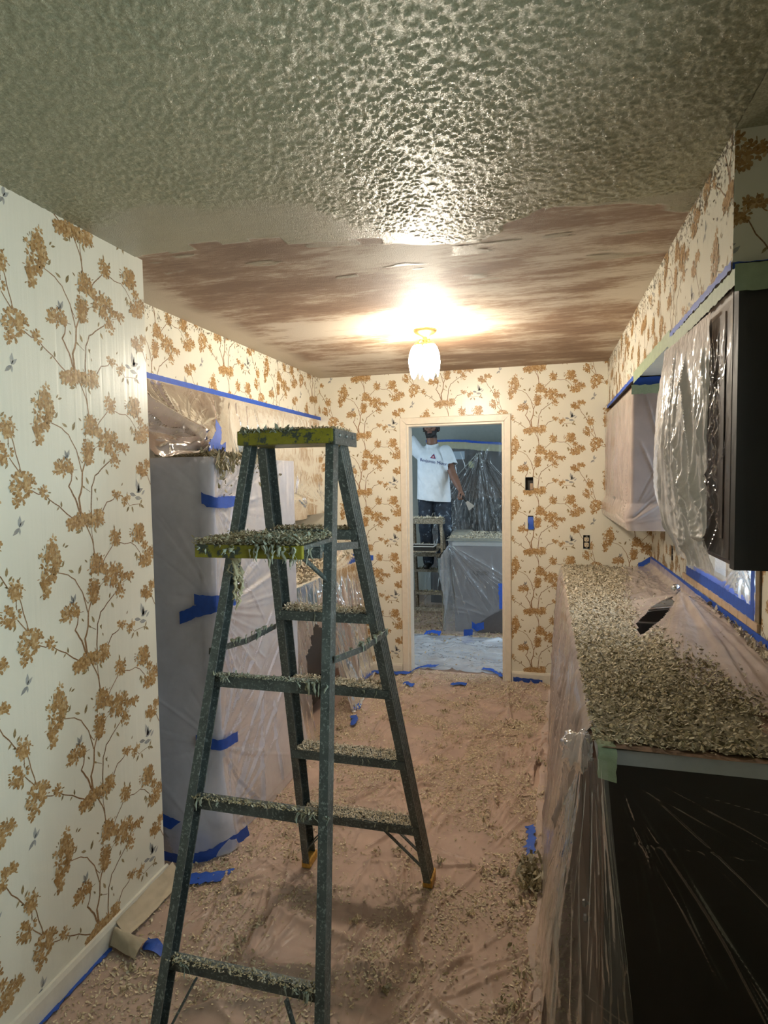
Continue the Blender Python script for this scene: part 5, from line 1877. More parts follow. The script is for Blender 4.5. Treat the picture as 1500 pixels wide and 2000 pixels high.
deb_obj(parts, None, 'scraped_texture_debris', 'cream scraped ceiling texture littering the kitchen floor plastic', 'debris')
m = 420
px_, py_ = gg.normal(-.055, .024, m), gg.normal(2.36, .060, m)
parts = [flakes(np.stack([px_, py_, .012 + np.abs(gg.normal(0, .018, m))], 1), gg.uniform(.004, .012, m), DEB_OLIVE, 7001, .9, 5, 1.8)]
deb_obj(parts, None, 'scraped_texture_debris', 'small olive heap of wet texture at the foot of the right counter', 'debris')

# paper strip folded along the left baseboard
t = np.linspace(0, 1, 40)
S, Yg = np.meshgrid(np.linspace(0, 1, 14), np.linspace(1.695, 2.03, 60), indexing='ij')
Xg = XL1 + .0155 + .050 * S + .012 * (fbm(S * 3, Yg * 10, 7) - .5)
Zg = .060 * (1 - S) ** 1.4 + .016 + .010 * fbm(S * 4, Yg * 14, 9) + .014 * sstep(1.80, 1.70, Yg) * S
sheet('masking_paper', np.stack([Xg, Yg, Zg], -1), simple('tan_masking_paper', (.50, .42, .30), .7, var=.12, vscale=12), 'tan masking paper folded along the left baseboard', cat='paper')
S, A = np.meshgrid(np.linspace(0, 1, 24), np.linspace(0, 1, 26), indexing='ij')
Xg = -1.435 + .120 * A
Yg = 1.705 - .055 * S - .03 * A * S
Zg = .026 + .045 * np.sin(S * math.pi) * (1 - .5 * A) + .006 * fbm(S * 5, A * 5, 4)
sheet('masking_paper', np.stack([Xg, Yg, Zg], -1), simple('grey_tan_masking_paper', (.42, .36, .26), .75, var=.15, vscale=14), 'curled end of masking paper on the floor beside the left baseboard', cat='paper')
ribbon('tape_strip', 'crumpled blue tape under the curled paper by the left baseboard', [(-1.335, 1.700, .018), (-1.29, 1.690, .032), (-1.25, 1.685, .016)], (0, 1, .2), .040, seed=80, rag=.004, wob=.006)
ribbon('tape_strip', 'narrow blue tape along the foot of the left baseboard', [(XL1 + .020, .95, .012), (XL1 + .020, 1.66, .012)], (1, 0, .15), .016, seed=81, rag=.003)
E_ = .012
ribbon('tape_strip', 'ragged blue tape on the floor left of the doorway sill', [(-1.50, 4.655, .03), (-1.30, 4.66, .024), (-1.17, 4.668, .024), (-1.06, 4.70, .026)], (.1, 1, .3), .042, seed=82, rag=.006, wob=.006)
ribbon('tape_strip', 'ragged blue tape bunched against the left door jamb', [(-1.06, 4.69, .026), (-1.045, 4.78, .030), (-.98, 4.87, .03), (-.88, 4.92, .024)], (.5, .8, .2), .050, seed=83, rag=.007, wob=.008)
ribbon('tape_strip', 'ragged blue tape on the floor at the right door jamb', [(-.50, 4.93, .024), (-.42, 4.90, .026), (-.37, 4.84, .026), (-.325, 4.765, .026)], (.4, .9, .2), .034, seed=84, rag=.007, wob=.006)
ribbon('tape_strip', 'dark blue tape along the baseboard right of the doorway', [(-.240, D - .022, .030), (-.12, D - .026, .026), (-.02, D - .03, .024)], (0, -.3, 1), .040, seed=85, rag=.002)
for k, (a, b, lab) in enumerate((((-1.30, 3.98), (-1.25, 3.84), 'torn blue tape scrap beside the hem left of the ladder'),
                                 ((-1.235, 3.76), (-1.20, 3.60), 'second torn blue tape scrap nearer along the left hem'),
                                 ((-1.06, 4.44), (-.97, 4.40), 'tiny blue tape scrap on the floor before the doorway left side'),
                                 ((-.70, 4.50), (-.58, 4.53), 'tiny blue tape scrap on the floor before the doorway middle'),
                                 ((-.068, 2.72), (-.062, 2.50), 'blue tape peeking from the hem of the right counter plastic'))):
    z_ = .024
    ribbon('tape_strip', lab, [(a[0], a[1], z_), ((a[0] + b[0]) / 2 + .01, (a[1] + b[1]) / 2, z_ + .006), (b[0], b[1], z_)], (1, .3, .2) if k != 2 and k != 3 else (.2, 1, .2), .040, seed=86 + k, rag=.007, wob=.006)

# ------------------------------------------------------------------ the far room
YD = D + .116
FXL, FXR, FYB = -2.30, .95, 8.35
for nm, mb in (('wall_far_left', MB().box(FXL - .1, FXL, YD, FYB, 0, H)), ('wall_far_right', MB().box(FXR, FXR + .1, YD, FYB, 0, H)),
               ('wall_far_back', MB().box(FXL - .1, FXR + .1, FYB, FYB + .1, 0, H)), ('ceiling_far_room', MB().box(FXL - .1, FXR + .1, YD, FYB + .1, H, H + .1))):
    struct(nm, mb, M_PLAIN)
M_FAC = [(-1.28, -.05)]
hut = thing('china_cabinet', 'dark brown cabinet wall behind hanging plastic in the far room', 'cabinet', (-.65, 7.75, 0))
MB().box(-1.42, -.02, 7.55, 8.10, 0, .92, .004).build('base_unit', M_DARK, hut)
MB().box(-1.42, -.02, 7.62, 8.10, .921, 2.02, .004).build('upper_unit', M_DARK, hut)
for k in range(3):
    x0 = -1.40 + k * .46
    d = MB().box(x0 + .005, x0 + .455, 7.602, 7.619, 1.34, 2.0, .003).build('door', M_WOODD, hut)
    MB().lathe([(0, 0), (.006, 0), (.012, .014), (0, .02)], (x0 + .42, 7.602, 1.42), 10, (0, -1, 0)).build('knob', M_STEEL, d)
    d = MB().box(x0 + .005, x0 + .455, 7.532, 7.549, .12, .88, .003).build('door', M_WOODD, hut)
    MB().lathe([(0, 0), (.006, 0), (.012, .014), (0, .02)], (x0 + .42, 7.532, .82), 10, (0, -1, 0)).build('knob', M_STEEL, d)
MB().box(-1.42, -.02, 7.60, 7.619, 1.0, 1.33, .002).build('display_back', M_BLACK, hut)
nt1 = MB().box(-1.13, -.98, 7.590, 7.598, 1.83, 1.93).build('paper_note', simple('pale_blue_print', (.45, .55, .65), .6), None, origin=(-1.05, 7.594, 1.83))
tag(nt1, 'pale blue notice on the cabinet behind hanging plastic', 'paper')
nt2 = MB().box(-.93, -.86, 7.590, 7.598, 1.72, 1.80).build('paper_note', simple('pale_yellow_print', (.62, .60, .34), .6), None, origin=(-.9, 7.594, 1.72))
tag(nt2, 'small yellow note on the cabinet behind hanging plastic', 'paper')
rr = random.Random(19)
nu, nv = 230, 230
Xg, Zg = np.meshgrid(np.linspace(-1.45, -.05, nu), np.linspace(2.02, .03, nv), indexing='ij')
Yg = 7.46 - .06 * sstep(2.0, .8, Zg) - .10 * sstep(.9, .2, Zg)
segs = star(-.775, 1.925, 60, .4, 1.4, .009, .030, -2.3, -.8, rr) + star(-.45, 1.3, 30, .2, .7, .006, .014, 0, 6.28, rr) + star(-1.2, .9, 30, .2, .7, .006, .016, 0, 6.28, rr)
for k in range(150):
    x0 = rr.uniform(-1.4, -.08)
    z0 = rr.uniform(.8, 2.0)
    segs.append((x0, z0, x0 + rr.uniform(-.16, .16), z0 - rr.uniform(.3, 1.1), .008 * rr.uniform(.5, 1.5), .026 * rr.uniform(.3, 1.2)))
h = 1.5 * creases(Xg, Zg, segs) + .04 * fbm(Xg * 9, Zg * 1.6, 121)
P = np.stack([Xg, Yg - h, Zg], -1)
M_FILM_R = film('far_room_plastic_film', .16, (.72, .82, .90), .26, 2.6, mb=.02)
sheet('plastic_sheet', P, M_FILM_R, 'long plastic sheet hanging in folds across the far room cabinets')
tp = [(-1.45, 7.475, 2.06), (-1.15, 7.475, 2.062), (-.95, 7.47, 2.05), (-.75, 7.47, 2.025), (-.5, 7.47, 2.005), (-.05, 7.47, 2.01)]
ribbon('tape_strip', 'sagging blue tape holding the plastic in the far room', tp, ACZ, .028, seed=90, rag=.001)
ribbon('masking_paper', 'yellowish paper band below the blue tape in the far room', [(x, y + .003, z - .055) for x, y, z in tp], ACZ, .085, simple('yellowish_masking_paper', (.44, .40, .24), .7, var=.1), seed=91, rag=.002, cat='paper')

# wrapped peninsula
pen = thing('peninsula_cabinet', 'grey brown cabinet wrapped in plastic beyond the doorway', 'cabinet', (-.45, 6.45, 0))
M_GREYW = simple('grey_brown_laminate', (.105, .10, .105), .5, var=.08)
MB().box(-.905, .02, 6.16, 6.76, .0, .90, .004).build('cabinet_body', M_GREYW, pen)
MB().box(-.925, .03, 6.14, 6.79, .901, .940, .006).build('countertop', M_COUNTER, pen)
MB().box(-.72, -.56, 6.150, 6.1595, .60, .64, .002).build('label_plate', M_DARK, pen)
P, U, Z = film_path([(-.985, 6.90), (-.965, 6.12), (.04, 6.10)], .012, .955, 260, 150, 6)
fl = np.clip((.95 - Z) / .94, 0, 1)
P[..., 0] -= (.06 * fl ** 1.4 + .02 * np.sin(U * 9) * fl) * sstep(1.1, .6, U)
P[..., 1] -= .11 * fl ** 1.6 * sstep(.45, .9, U)
uk = .78
segs = star(uk, .95, 46, .3, 1.0, .009, .030, -1.75, -.55, rr) + star(uk + .42, .2, 22, .15, .5, .006, .014, 0, 3.1, rr)
for k in range(40):
    u0 = rr.uniform(0, 1.8)
    segs.append((u0, .93, u0 + rr.uniform(-.1, .2), rr.uniform(.05, .5), .008, .014 * rr.uniform(.3, 1.1)))
h = creases(U, Z, segs) + .010 * fbm(U * 6, Z * 2, 131)
s = 1.0 if normals_of(P)[200, 50, 1] < 0 else -1.0
P = wrinkle(P, h, s)
keep = ~in_poly(U, Z, [(uk + .30, .02), (uk + .34, .14), (uk + .42, .20), (uk + .75, .38), (uk + .8, .01)])
sheet('plastic_sheet', P, film('peninsula_film', .26, (.72, .76, .84), .18, 1.6, mb=.05), 'milky plastic hanging around the peninsula beyond the doorway', keep=keep)
Xg, Yg = np.meshgrid(np.linspace(-.985, .06, 90), np.linspace(6.085, 6.86, 70), indexing='ij')
Zg = .954 + .055 * sstep(.55, .8, fbm(Xg * 2.2 + 1, Yg * 2.2, 141)) + .012 * fbm(Xg * 12, Yg * 12, 142) + .05 * sstep(-.75, -.82, Xg) * sstep(6.3, 6.5, Yg)
sheet('plastic_sheet', np.stack([Xg, Yg, Zg], -1), film('peninsula_top_film', .55, (.70, .68, .58), .2, .5, dirt=.4), 'debris laden plastic on top of the peninsula beyond the doorway')
gg = np.random.default_rng(61)
n = 4200
x, y = gg.uniform(-.97, .03, n), gg.uniform(6.10, 6.8, n)
deb_obj([flakes(np.stack([x, y, .968 + .03 * fbm(x * 4, y * 4, 8)], 1), gg.uniform(.003, .008, n), DEB_LIGHT, 62, .4)], None, 'scraped_texture_debris',
        'pale scraped texture on the wrapped peninsula beyond the doorway', 'debris')
ribbon('tape_strip', 'blue tape pinching the peninsula plastic near the floor', [(-.71, 5.985, .12), (-.66, 5.97, .105), (-.59, 5.975, .125)], (0, -.2, 1), .075, seed=92, rag=.006, wob=.012)
ribbon('tape_strip', 'blue tape standing on the floor at the peninsula foot', [(-.79, 5.955, .035), (-.745, 5.945, .045), (-.70, 5.95, .04)], (.1, -.3, 1), .095, seed=93, rag=.006, wob=.012)
ribbon('tape_strip', 'vertical blue tape on the right of the peninsula plastic', [(-.425, 5.99, .55), (-.42, 5.975, .42), (-.415, 5.965, .30)], (1, .2, 0), .045, seed=94, rag=.004)
ribbon('tape_strip', 'crumpled blue tape lying on the far room floor', [(-1.18, 5.93, .03), (-1.10, 5.95, .045), (-1.02, 5.93, .03)], (.1, 1, .25), .075, seed=95, rag=.008, wob=.015)
# far room floor plastic and debris
nx2, ny2_ = 150, 130
X, Y = np.meshgrid(np.linspace(-1.62, .2, nx2), np.linspace(4.855, 5.95, ny2_), indexing='ij')
segs = []
for k in range(110):
    cx, cy = rr.uniform(-1.5, 0), rr.uniform(4.9, 5.8)
    an = rr.uniform(-.8, .8)
    L = rr.uniform(.15, .5)
    segs.append((cx, cy, cx + L * math.cos(an), cy + L * math.sin(an), .012 * rr.uniform(.6, 1.5), .026 * rr.uniform(.3, 1.1)))
Zf = .005 + np.clip(creases(X, Y, segs), 0, .04) + .010 * fbm(X * 9, Y * 9, 151)
sheet('plastic_sheet', np.stack([X, Y, Zf], -1), film('far_floor_film', .55, (.66, .74, .84), .16, 2.0, trans=.15), 'bluish crinkled plastic on the floor just beyond the doorway')
n = 9000
x, y = gg.uniform(-1.9, .1, n), 4.87 + 2.6 * gg.random(n)
ok = gg.random(n) < np.where(y < 5.9, .12, .95)
x, y = x[ok], y[ok]
z = np.where(y < 5.95, .020, .001)
deb_obj([flakes(np.stack([x, y, z], 1), gg.uniform(.004, .012, len(x)), DEB_LIGHT * np.array([.66, .60, .48]), 63, .4)], None, 'scraped_texture_debris',
        'brownish scraped texture spread over the far room floor', 'debris')

# small stepladder
M_LAD2 = make_ladder_mat('tan_dirty_ladder', (.20, .17, .12), (.36, .32, .25), dens=.50)
LF2 = (((-1.405, 6.43, 1.11), (-1.475, 6.93, .012)), ((-1.085, 6.43, 1.11), (-.985, 6.93, .012)))
LR2 = (((-1.400, 6.345, 1.11), (-1.445, 6.150, .012)), ((-1.060, 6.345, 1.11), (-1.005, 6.150, .012)))
lad2 = stepladder('stepladder', 'short tan stepladder the worker stands on in the far room', (-1.23, 6.5, 0), 1.11, LF2, LR2,
                  (.285, .570, .855), (.80, .235), (-1.408, -1.052, 6.315, 6.455, 1.108, 1.165), (M_LAD2, M_LAD2), False)
MB().box(-1.385, -1.085, 6.06, 6.27, .835, .850, .003).build('pail_shelf', M_LAD2, lad2)
for x0, x1 in ((-1.40, -1.34), (-1.055, -1.12)):
    MB().beam((x0, 6.26, .66), (x1, 6.16, .83), .018, .006, (0, 1, 0)).build('shelf_brace', M_LAD2, lad2)
parts = [pile(-1.40, -1.06, 6.32, 6.45, 1.166, 420, .005, .011, DEB_LIGHT, 160, .6, .012)]
for z in (.285, .57, .855):
    yc = np.interp(z, [.012, 1.11], [6.93, 6.43])
    parts.append(pile(-1.42, -1.06, yc - .035, yc + .035, z + .002, 160, .005, .010, DEB_OLIVE, 161 + int(z * 10), .6, .008))
deb_obj(parts, lad2)
tray = thing('drip_pan', 'dark shallow pan resting on the small ladder shelf', 'pan', (-1.235, 6.16, .8505))
m = MB()
m.box(-1.345, -1.125, 6.075, 6.255, .8510, .855)
m.box(-1.355, -1.345, 6.065, 6.265, .8510, .895)
m.box(-1.125, -1.115, 6.065, 6.265, .8510, .895)
m.box(-1.345, -1.125, 6.065, 6.075, .8510, .895)
m.box(-1.345, -1.125, 6.255, 6.265, .8510, .895)
m.build('pan_body', M_DARK, tray)
m = MB()
for a, b in (((-1.362, 6.058, .897), (-1.108, 6.058, .897)), ((-1.108, 6.058, .897), (-1.108, 6.272, .897)), ((-1.108, 6.272, .897), (-1.362, 6.272, .897)), ((-1.362, 6.272, .897), (-1.362, 6.058, .897))):
    m.beam(a, b, .010, .006, (0, 0, 1))
m.build('pan_rim', simple('worn_white_rim', (.55, .55, .52), .5), tray)

# ------------------------------------------------------------------ the worker
def capsule(mb, p, q, r0, r1, n=14, sc=(1, 1)):
    """tapered limb with round ends; sc squashes it across x and y"""
    p, q = np.array(p, float), np.array(q, float)
    w = q - p
    L = np.linalg.norm(w)
    w = w / L
    a = np.cross(w, (0, 1, 0)) if abs(w[1]) < .9 else np.cross(w, (1, 0, 0))
    a /= np.linalg.norm(a)
    b = np.cross(w, a)
    rings = []
    for t in np.linspace(-math.pi / 2, 0, 5)[0:]:
        rings.append((p + w * r0 * math.sin(t), r0 * max(math.cos(t), .02)))
    for t in np.linspace(0, math.pi / 2, 5):
        rings.append((q + w * r1 * math.sin(t), r1 * max(math.cos(t), .02)))
    V, F = [], []
    for c, r in rings:
        for k in range(n):
            an = 2 * math.pi * k / n
            off = (math.cos(an) * a + math.sin(an) * b) * r
            V.append(c + off * np.array((sc[0], sc[1], 1)))
    m = len(rings)
    for i in range(m - 1):
        for k in range(n):
            k2 = (k + 1) % n
            F.append((i * n + k, i * n + k2, (i + 1) * n + k2, (i + 1) * n + k))
    F += [tuple(reversed(range(n))), tuple(range((m - 1) * n, m * n))]
    mb.add(V, F)


def ellipsoid(mb, c, r, n=16, m=10):
    V, F = [], []
    for i in range(m + 1):
        t = math.pi * (i + .02 * (i == 0) - .02 * (i == m)) / m
        for k in range(n):
            an = 2 * math.pi * k / n
            V.append((c[0] + r[0] * math.sin(t) * math.cos(an), c[1] + r[1] * math.sin(t) * math.sin(an), c[2] + r[2] * math.cos(t)))
    for i in range(m):
        for k in range(n):
            k2 = (k + 1) % n
            F.append((i * n + k, (i + 1) * n + k, (i + 1) * n + k2, i * n + k2))
    F += [tuple(range(n)), tuple(reversed(range(m * n, (m + 1) * n)))]
    mb.add(V, F)


def fuse(mb, voxel, smooth_it=4):
    """union of overlapping shapes as one continuous surface -> (V, F)"""
    me = bpy.data.meshes.new('tmp')
    me.from_pydata(mb.V, [], mb.F)
    bm = bmesh.new()
    bm.from_mesh(me)
    bmesh.ops.recalc_face_normals(bm, faces=bm.faces)
    bm.to_mesh(me)
    bm.free()
    o = bpy.data.objects.new('tmp', me)
    COL.objects.link(o)
    r = o.modifiers.new('r', 'REMESH')
    r.mode = 'VOXEL'
    r.voxel_size = voxel
    s = o.modifiers.new('s', 'SMOOTH')
    s.iterations = smooth_it
    s.factor = .5
    dg = bpy.context.evaluated_depsgraph_get()
    ev = o.evaluated_get(dg)
    em = ev.to_mesh()
    V = np.zeros(len(em.vertices) * 3)
    em.vertices.foreach_get('co', V)
    F = [tuple(p.vertices) for p in em.polygons]
    ev.to_mesh_clear()
    bpy.data.objects.remove(o, do_unlink=True)
    bpy.data.meshes.remove(me)
    return V.reshape(-1, 3), F


M_SKIN = simple('tanned_skin', (.19, .090, .056), .5, var=.12, vscale=25)
M_SHIRT = simple('white_cotton', (.66, .70, .74), .8, var=.05, vscale=14, bmp=.15, bscale=60)
M_HAIR = simple('dark_hair', (.012, .009, .008), .6, var=.4, vscale=200, bmp=.4, bscale=300)
M_LIP = simple('lips', (.22, .085, .065), .45)
M_EYE = simple('eye_white', (.7, .68, .64), .25)


def make_jeans():
    m, nt, b = mat_new('paint_stained_jeans')
    p = pos(nt)
    f = noise(nt, p, 22.0, 4, .6)
    c = ramp(nt, f, [(.3, (.010, .014, .022)), (.7, (.022, .034, .055))])
    sp = ramp(nt, noise(nt, p, 13.0, 5, .75), [(.56, 0.0), (.64, .75)])
    c = mixc(nt, sp, c, (.34, .42, .50))
    nt.links.new(c, b.inputs['Base Color'])
    b.inputs['Roughness'].default_value = .75
    bump(nt, b, noise(nt, p, 40.0, 4), .3, .01)
    return m


M_JEANS = make_jeans()
FT = .578
# joints
neck, chin = (-1.215, 6.62, 2.00), None
shR, elR, wrR = (-1.040, 6.62, 1.905), (-.975, 6.555, 1.635), (-.885, 6.455, 1.475)     # his left arm, on the right of the picture
shL, elL, wrL = (-1.395, 6.63, 1.925), (-1.515, 6.56, 2.085), (-1.545, 6.50, 2.290)
hipA, kneeA, ankA = (-1.295, 6.70, 1.44), (-1.310, 6.685, 1.01), (-1.285, 6.720, .665)
hipB, kneeB, ankB = (-1.125, 6.70, 1.44), (-1.085, 6.670, 1.02), (-1.125, 6.715, .665)
hc = np.array((-1.222, 6.610, 2.165))          # head centre, tipped back
b = MB()
ellipsoid(b, hc + (0, .012, .015), (.078, .098, .112))
ellipsoid(b, hc + (0, -.020, -.060), (.060, .070, .062))          # jaw
ellipsoid(b, hc + (0, -.070, -.096), (.026, .026, .020))          # chin
capsule(b, hc + (0, -.092, .018), hc + (0, -.116, -.022), .009, .0135)    # nose
ellipsoid(b, hc + (-.012, -.104, -.026), (.009, .010, .008))
ellipsoid(b, hc + (.012, -.104, -.026), (.009, .010, .008))
for sx_ in (-1, 1):
    ellipsoid(b, hc + (sx_ * .080, .016, -.012), (.011, .024, .034))          # ear
    ellipsoid(b, hc + (sx_ * .040, -.066, -.018), (.026, .022, .024))         # cheek
    capsule(b, hc + (sx_ * .012, -.090, .036), hc + (sx_ * .052, -.070, .040), .010, .009)   # brow
capsule(b, neck, hc + (0, .012, -.06), .060, .056)
ellipsoid(b, (-1.215, 6.645, 1.80), (.150, .095, .165))
ellipsoid(b, (-1.215, 6.655, 1.60), (.140, .092, .150))
ellipsoid(b, (-1.210, 6.675, 1.46), (.150, .100, .110))
capsule(b, (-1.34, 6.64, 1.885), (-1.09, 6.64, 1.875), .050, .050)
for s0, e0, w0 in ((shR, elR, wrR), (shL, elL, wrL)):
    capsule(b, np.array(s0) + (.03 if s0[0] < -1.2 else -.03, 0, -.02), e0, .046, .043)
    capsule(b, e0, np.array(w0) * .55 + np.array(e0) * .45, .045, .040)
    capsule(b, np.array(w0) * .5 + np.array(e0) * .5, w0, .039, .027)
for h0, k0, a0 in ((hipA, kneeA, ankA), (hipB, kneeB, ankB)):
    capsule(b, h0, k0, .082, .056)
    capsule(b, k0, a0, .055, .040)
    capsule(b, a0, (a0[0], a0[1] + .01, FT + .050), .040, .036)


def hand(b, w0, d, side, spread):
    """palm along d; fingers curl round a handle; side is the thumb direction"""
    w0, d, side = np.array(w0, float), np.array(d, float), np.array(side, float)
    d /= np.linalg.norm(d)
    side = side - d * (side @ d)
    side /= np.linalg.norm(side)
    nrm = np.cross(d, side)
    for o_ in (-.020, 0, .020):
        capsule(b, w0 + side * o_ * .7, w0 + d * .070 + side * o_, .0150, .0135)
    knuckles = []
    for i, (o_, L) in enumerate(((.028, .040), (.010, .046), (-.009, .043), (-.027, .034))):
        k0 = w0 + d * .078 + side * o_
        k1 = k0 + d * L * .75 + nrm * L * .65
        k2 = k1 - d * L * .25 + nrm * L * .62
        k3 = k2 - d * L * .55 + nrm * L * .05
        capsule(b, k0, k1, .0105, .0095, 8)
        capsule(b, k1, k2, .0095, .0088, 8)
        capsule(b, k2, k3, .0088, .0078, 8)
    t0 = w0 + d * .022 + side * .026
    t1 = t0 + d * .034 + side * .024 + nrm * .012
    t2 = t1 + d * .030 + side * .002 + nrm * .022
    capsule(b, t0, t1, .0135, .0115, 8)
    capsule(b, t1, t2, .0115, .0095, 8)


dR = np.array(wrR) - np.array(elR)
hand(b, wrR, dR + (0.02, 0, -.03), (-.35, -.75, .35), 1)
dL = np.array(wrL) - np.array(elL)
hand(b, np.array(wrL), (-.05, -.15, .12), (.8, .1, .2), 1)
Vb, Fb = fuse(b, .0066, 2)
body = obj('person', Vb, Fb, M_SKIN, None, True, origin=(-1.205, 6.70, FT))
tag(body, 'bearded worker in white printed shirt and stained jeans on the small ladder', 'person')


def shell(name, sel, thick, mat):
    """copy of body faces pushed outwards: hair, beard"""
    bm = bmesh.new()
    bm.from_mesh(body.data)
    bm.verts.ensure_lookup_table()
    org = np.array(body.location)
    co = np.array([v.co for v in bm.verts]) + org
    keep_ = sel(co)
    bmesh.ops.delete(bm, geom=[v for v, k in zip(list(bm.verts), keep_) if not k], context='VERTS')
    bm.normal_update()
    for v in bm.verts:
        j = .6 + .8 * _hash(np.array([round(v.co.x * 400)]), np.array([round(v.co.z * 400 + v.co.y * 170)]), 3)[0]
        v.co += v.normal * thick * j
    V = [tuple(np.array(v.co) + org) for v in bm.verts]
    bm.verts.index_update()
    F = [tuple(v.index for v in f.verts) for f in bm.faces]
    bm.free()
    return obj(name, V, F, mat, body, True)


shell('hair', lambda c: (np.linalg.norm(c - hc, axis=1) < .16) & ((c[:, 2] > hc[2] + .062) | ((c[:, 1] > hc[1] + .010) & (c[:, 2] > hc[2] - .05) & (np.abs(c[:, 0] - hc[0]) < .088))), .008, M_HAIR)
shell('beard', lambda c: (np.linalg.norm(c - hc, axis=1) < .16) & ((c[:, 2] < hc[2] - .046) | ((np.abs(c[:, 0] - hc[0]) > .050) & (c[:, 2] < hc[2] + .005) & (c[:, 1] > hc[1] - .055)))
      & (c[:, 2] > hc[2] - .126) & (c[:, 1] < hc[1] + .004) & ~((np.abs(c[:, 0] - hc[0]) < .024) & (c[:, 2] > hc[2] - .070) & (c[:, 2] < hc[2] - .054)), .006, M_HAIR)
m = MB()
capsule(m, hc + (-.020, -.090, -.062), hc + (.020, -.090, -.062), .0055, .0055, 8)
V, F = fuse(m, .002, 2)
obj('lips', V, F, M_LIP, body, True)
for sx_ in (-1, 1):
    m = MB()
    ellipsoid(m, hc + (sx_ * .032, -.080, .018), (.012, .008, .008))
    e_ = obj('eye', m.V, m.F, M_EYE, body, True)
    m = MB()
    ellipsoid(m, hc + (sx_ * .032, -.0865, .019), (.005, .003, .005))
    obj('iris', m.V, m.F, M_HAIR, e_, True)
# jeans
j = MB()
ellipsoid(j, (-1.210, 6.680, 1.455), (.170, .122, .110))
for h0, k0, a0 in ((hipA, kneeA, ankA), (hipB, kneeB, ankB)):
    capsule(j, h0, k0, .104, .078)
    capsule(j, k0, np.array(a0) + (0, 0, -.01), .076, .066)
V, F = fuse(j, .010, 6)
V = V + .010 * (fbm(V[:, 0] * 14 + V[:, 1] * 6, V[:, 2] * 26, 171)[:, None] - .5) * np.array((1, 1, .3))
obj('jeans', V, F, M_JEANS, body, True)
for a0 in (ankA, ankB):
    m = MB()
    capsule(m, (a0[0], a0[1] + .030, FT + .040), (a0[0] - .004, a0[1] - .14, FT + .030), .040, .034, 12, (1, 1))
    capsule(m, (a0[0], a0[1] + .02, FT + .05), (a0[0], a0[1] + .012, FT + .10), .042, .042)
    V, F = fuse(m, .006, 3)
    V[:, 2] = np.maximum(V[:, 2], FT + .003)
    obj('shoe', V, F, M_DARK, body, True)
# t-shirt
t = MB()
capsule(t, (-1.215, 6.640, 1.80), (-1.208, 6.645, 1.60), .172, .180, 20, (1, .74))
capsule(t, (-1.210, 6.642, 1.64), (-1.204, 6.655, 1.34), .179, .193, 20, (1, .75))
capsule(t, (-1.36, 6.635, 1.885), (-1.085, 6.635, 1.875), .078, .072)
capsule(t, np.array(shR) + (-.025, 0, -.012), np.array(shR) * .38 + np.array(elR) * .62 + (0.004, 0, 0), .074, .073)
capsule(t, shL, np.array(shL) * .40 + np.array(elL) * .60, .084, .080)
capsule(t, (-1.215, 6.640, 1.93), (-1.215, 6.630, 1.975), .085, .068)
V, F = fuse(t, .0095, 5)
fold = fbm(V[:, 0] * 13 + V[:, 2] * 7.0, V[:, 2] * 3.0 - V[:, 0] * 6, 181, 3) - .5
V = V + np.stack([fold * .014, -np.abs(fold) * .050, fold * 0], 1)
bm = bmesh.new()
bv = [bm.verts.new(v) for v in V]
for f in F:
    bm.faces.new([bv[k] for k in f])
bm.normal_update()


def trim(p, n, where):
    """cut the cloth along a plane, only where 'where' holds, and drop the far side"""
    p, n = Vector(p), Vector(n).normalized()
    fs = [f for f in bm.faces if all(where(v.co) for v in f.verts)]
    geom = set(fs)
    for f in fs:
        geom.update(f.edges)
        geom.update(f.verts)
    bmesh.ops.bisect_plane(bm, geom=list(geom), plane_co=p, plane_no=n, dist=1e-5)
    bm.faces.ensure_lookup_table()
    kill = [f for f in bm.faces if all(where(v.co) for v in f.verts) and (f.calc_center_median() - p).dot(n) > 0]
    bmesh.ops.delete(bm, geom=kill, context='FACES')
    bmesh.ops.delete(bm, geom=[v for v in bm.verts if not v.link_faces], context='VERTS')


axR = (np.array(elR) - np.array(shR))
axR /= np.linalg.norm(axR)
axL = (np.array(elL) - np.array(shL))
axL /= np.linalg.norm(axL)
trim((-1.21, 6.64, 1.352), (-.10, .04, -1), lambda c: c.z < 1.45)
trim(np.array(shR) + axR * .175, axR, lambda c: c.x > -1.028 and c.z > 1.60 and c.z < 1.86)
trim(np.array(shL) + axL * .150, axL, lambda c: c.x < -1.36 and c.z > 1.86)
trim((-1.215, 6.615, 1.985), (0, -.35, 1), lambda c: math.hypot(c.x + 1.215, c.y - 6.615) < .115 and c.z > 1.93)
bm.verts.index_update()
Vs = np.array([tuple(v.co) for v in bm.verts])
Fs = [tuple(v.index for v in f.verts) for f in bm.faces]
bm.free()
shirt = obj('tshirt', Vs, Fs, M_SHIRT, body, True)
sm = shirt.modifiers.new('cloth_thickness', 'SOLIDIFY')
sm.thickness = .004
sm.offset = -1
bvh = BVHTree.FromPolygons([Vector(v) for v in Vs], Fs)


def project(P2, name, mat, lift=.0030):
    """lay flat artwork (x,z) triangles onto the chest"""
    V = []
    for x, z in P2[0]:
        hit = bvh.ray_cast(Vector((x, 5.9, z)), Vector((0, 1, 0)))
        y = hit[0].y if hit[0] is not None else 6.55
        V.append((x, y - lift, z))
    return obj(name, V, P2[1], mat, shirt)


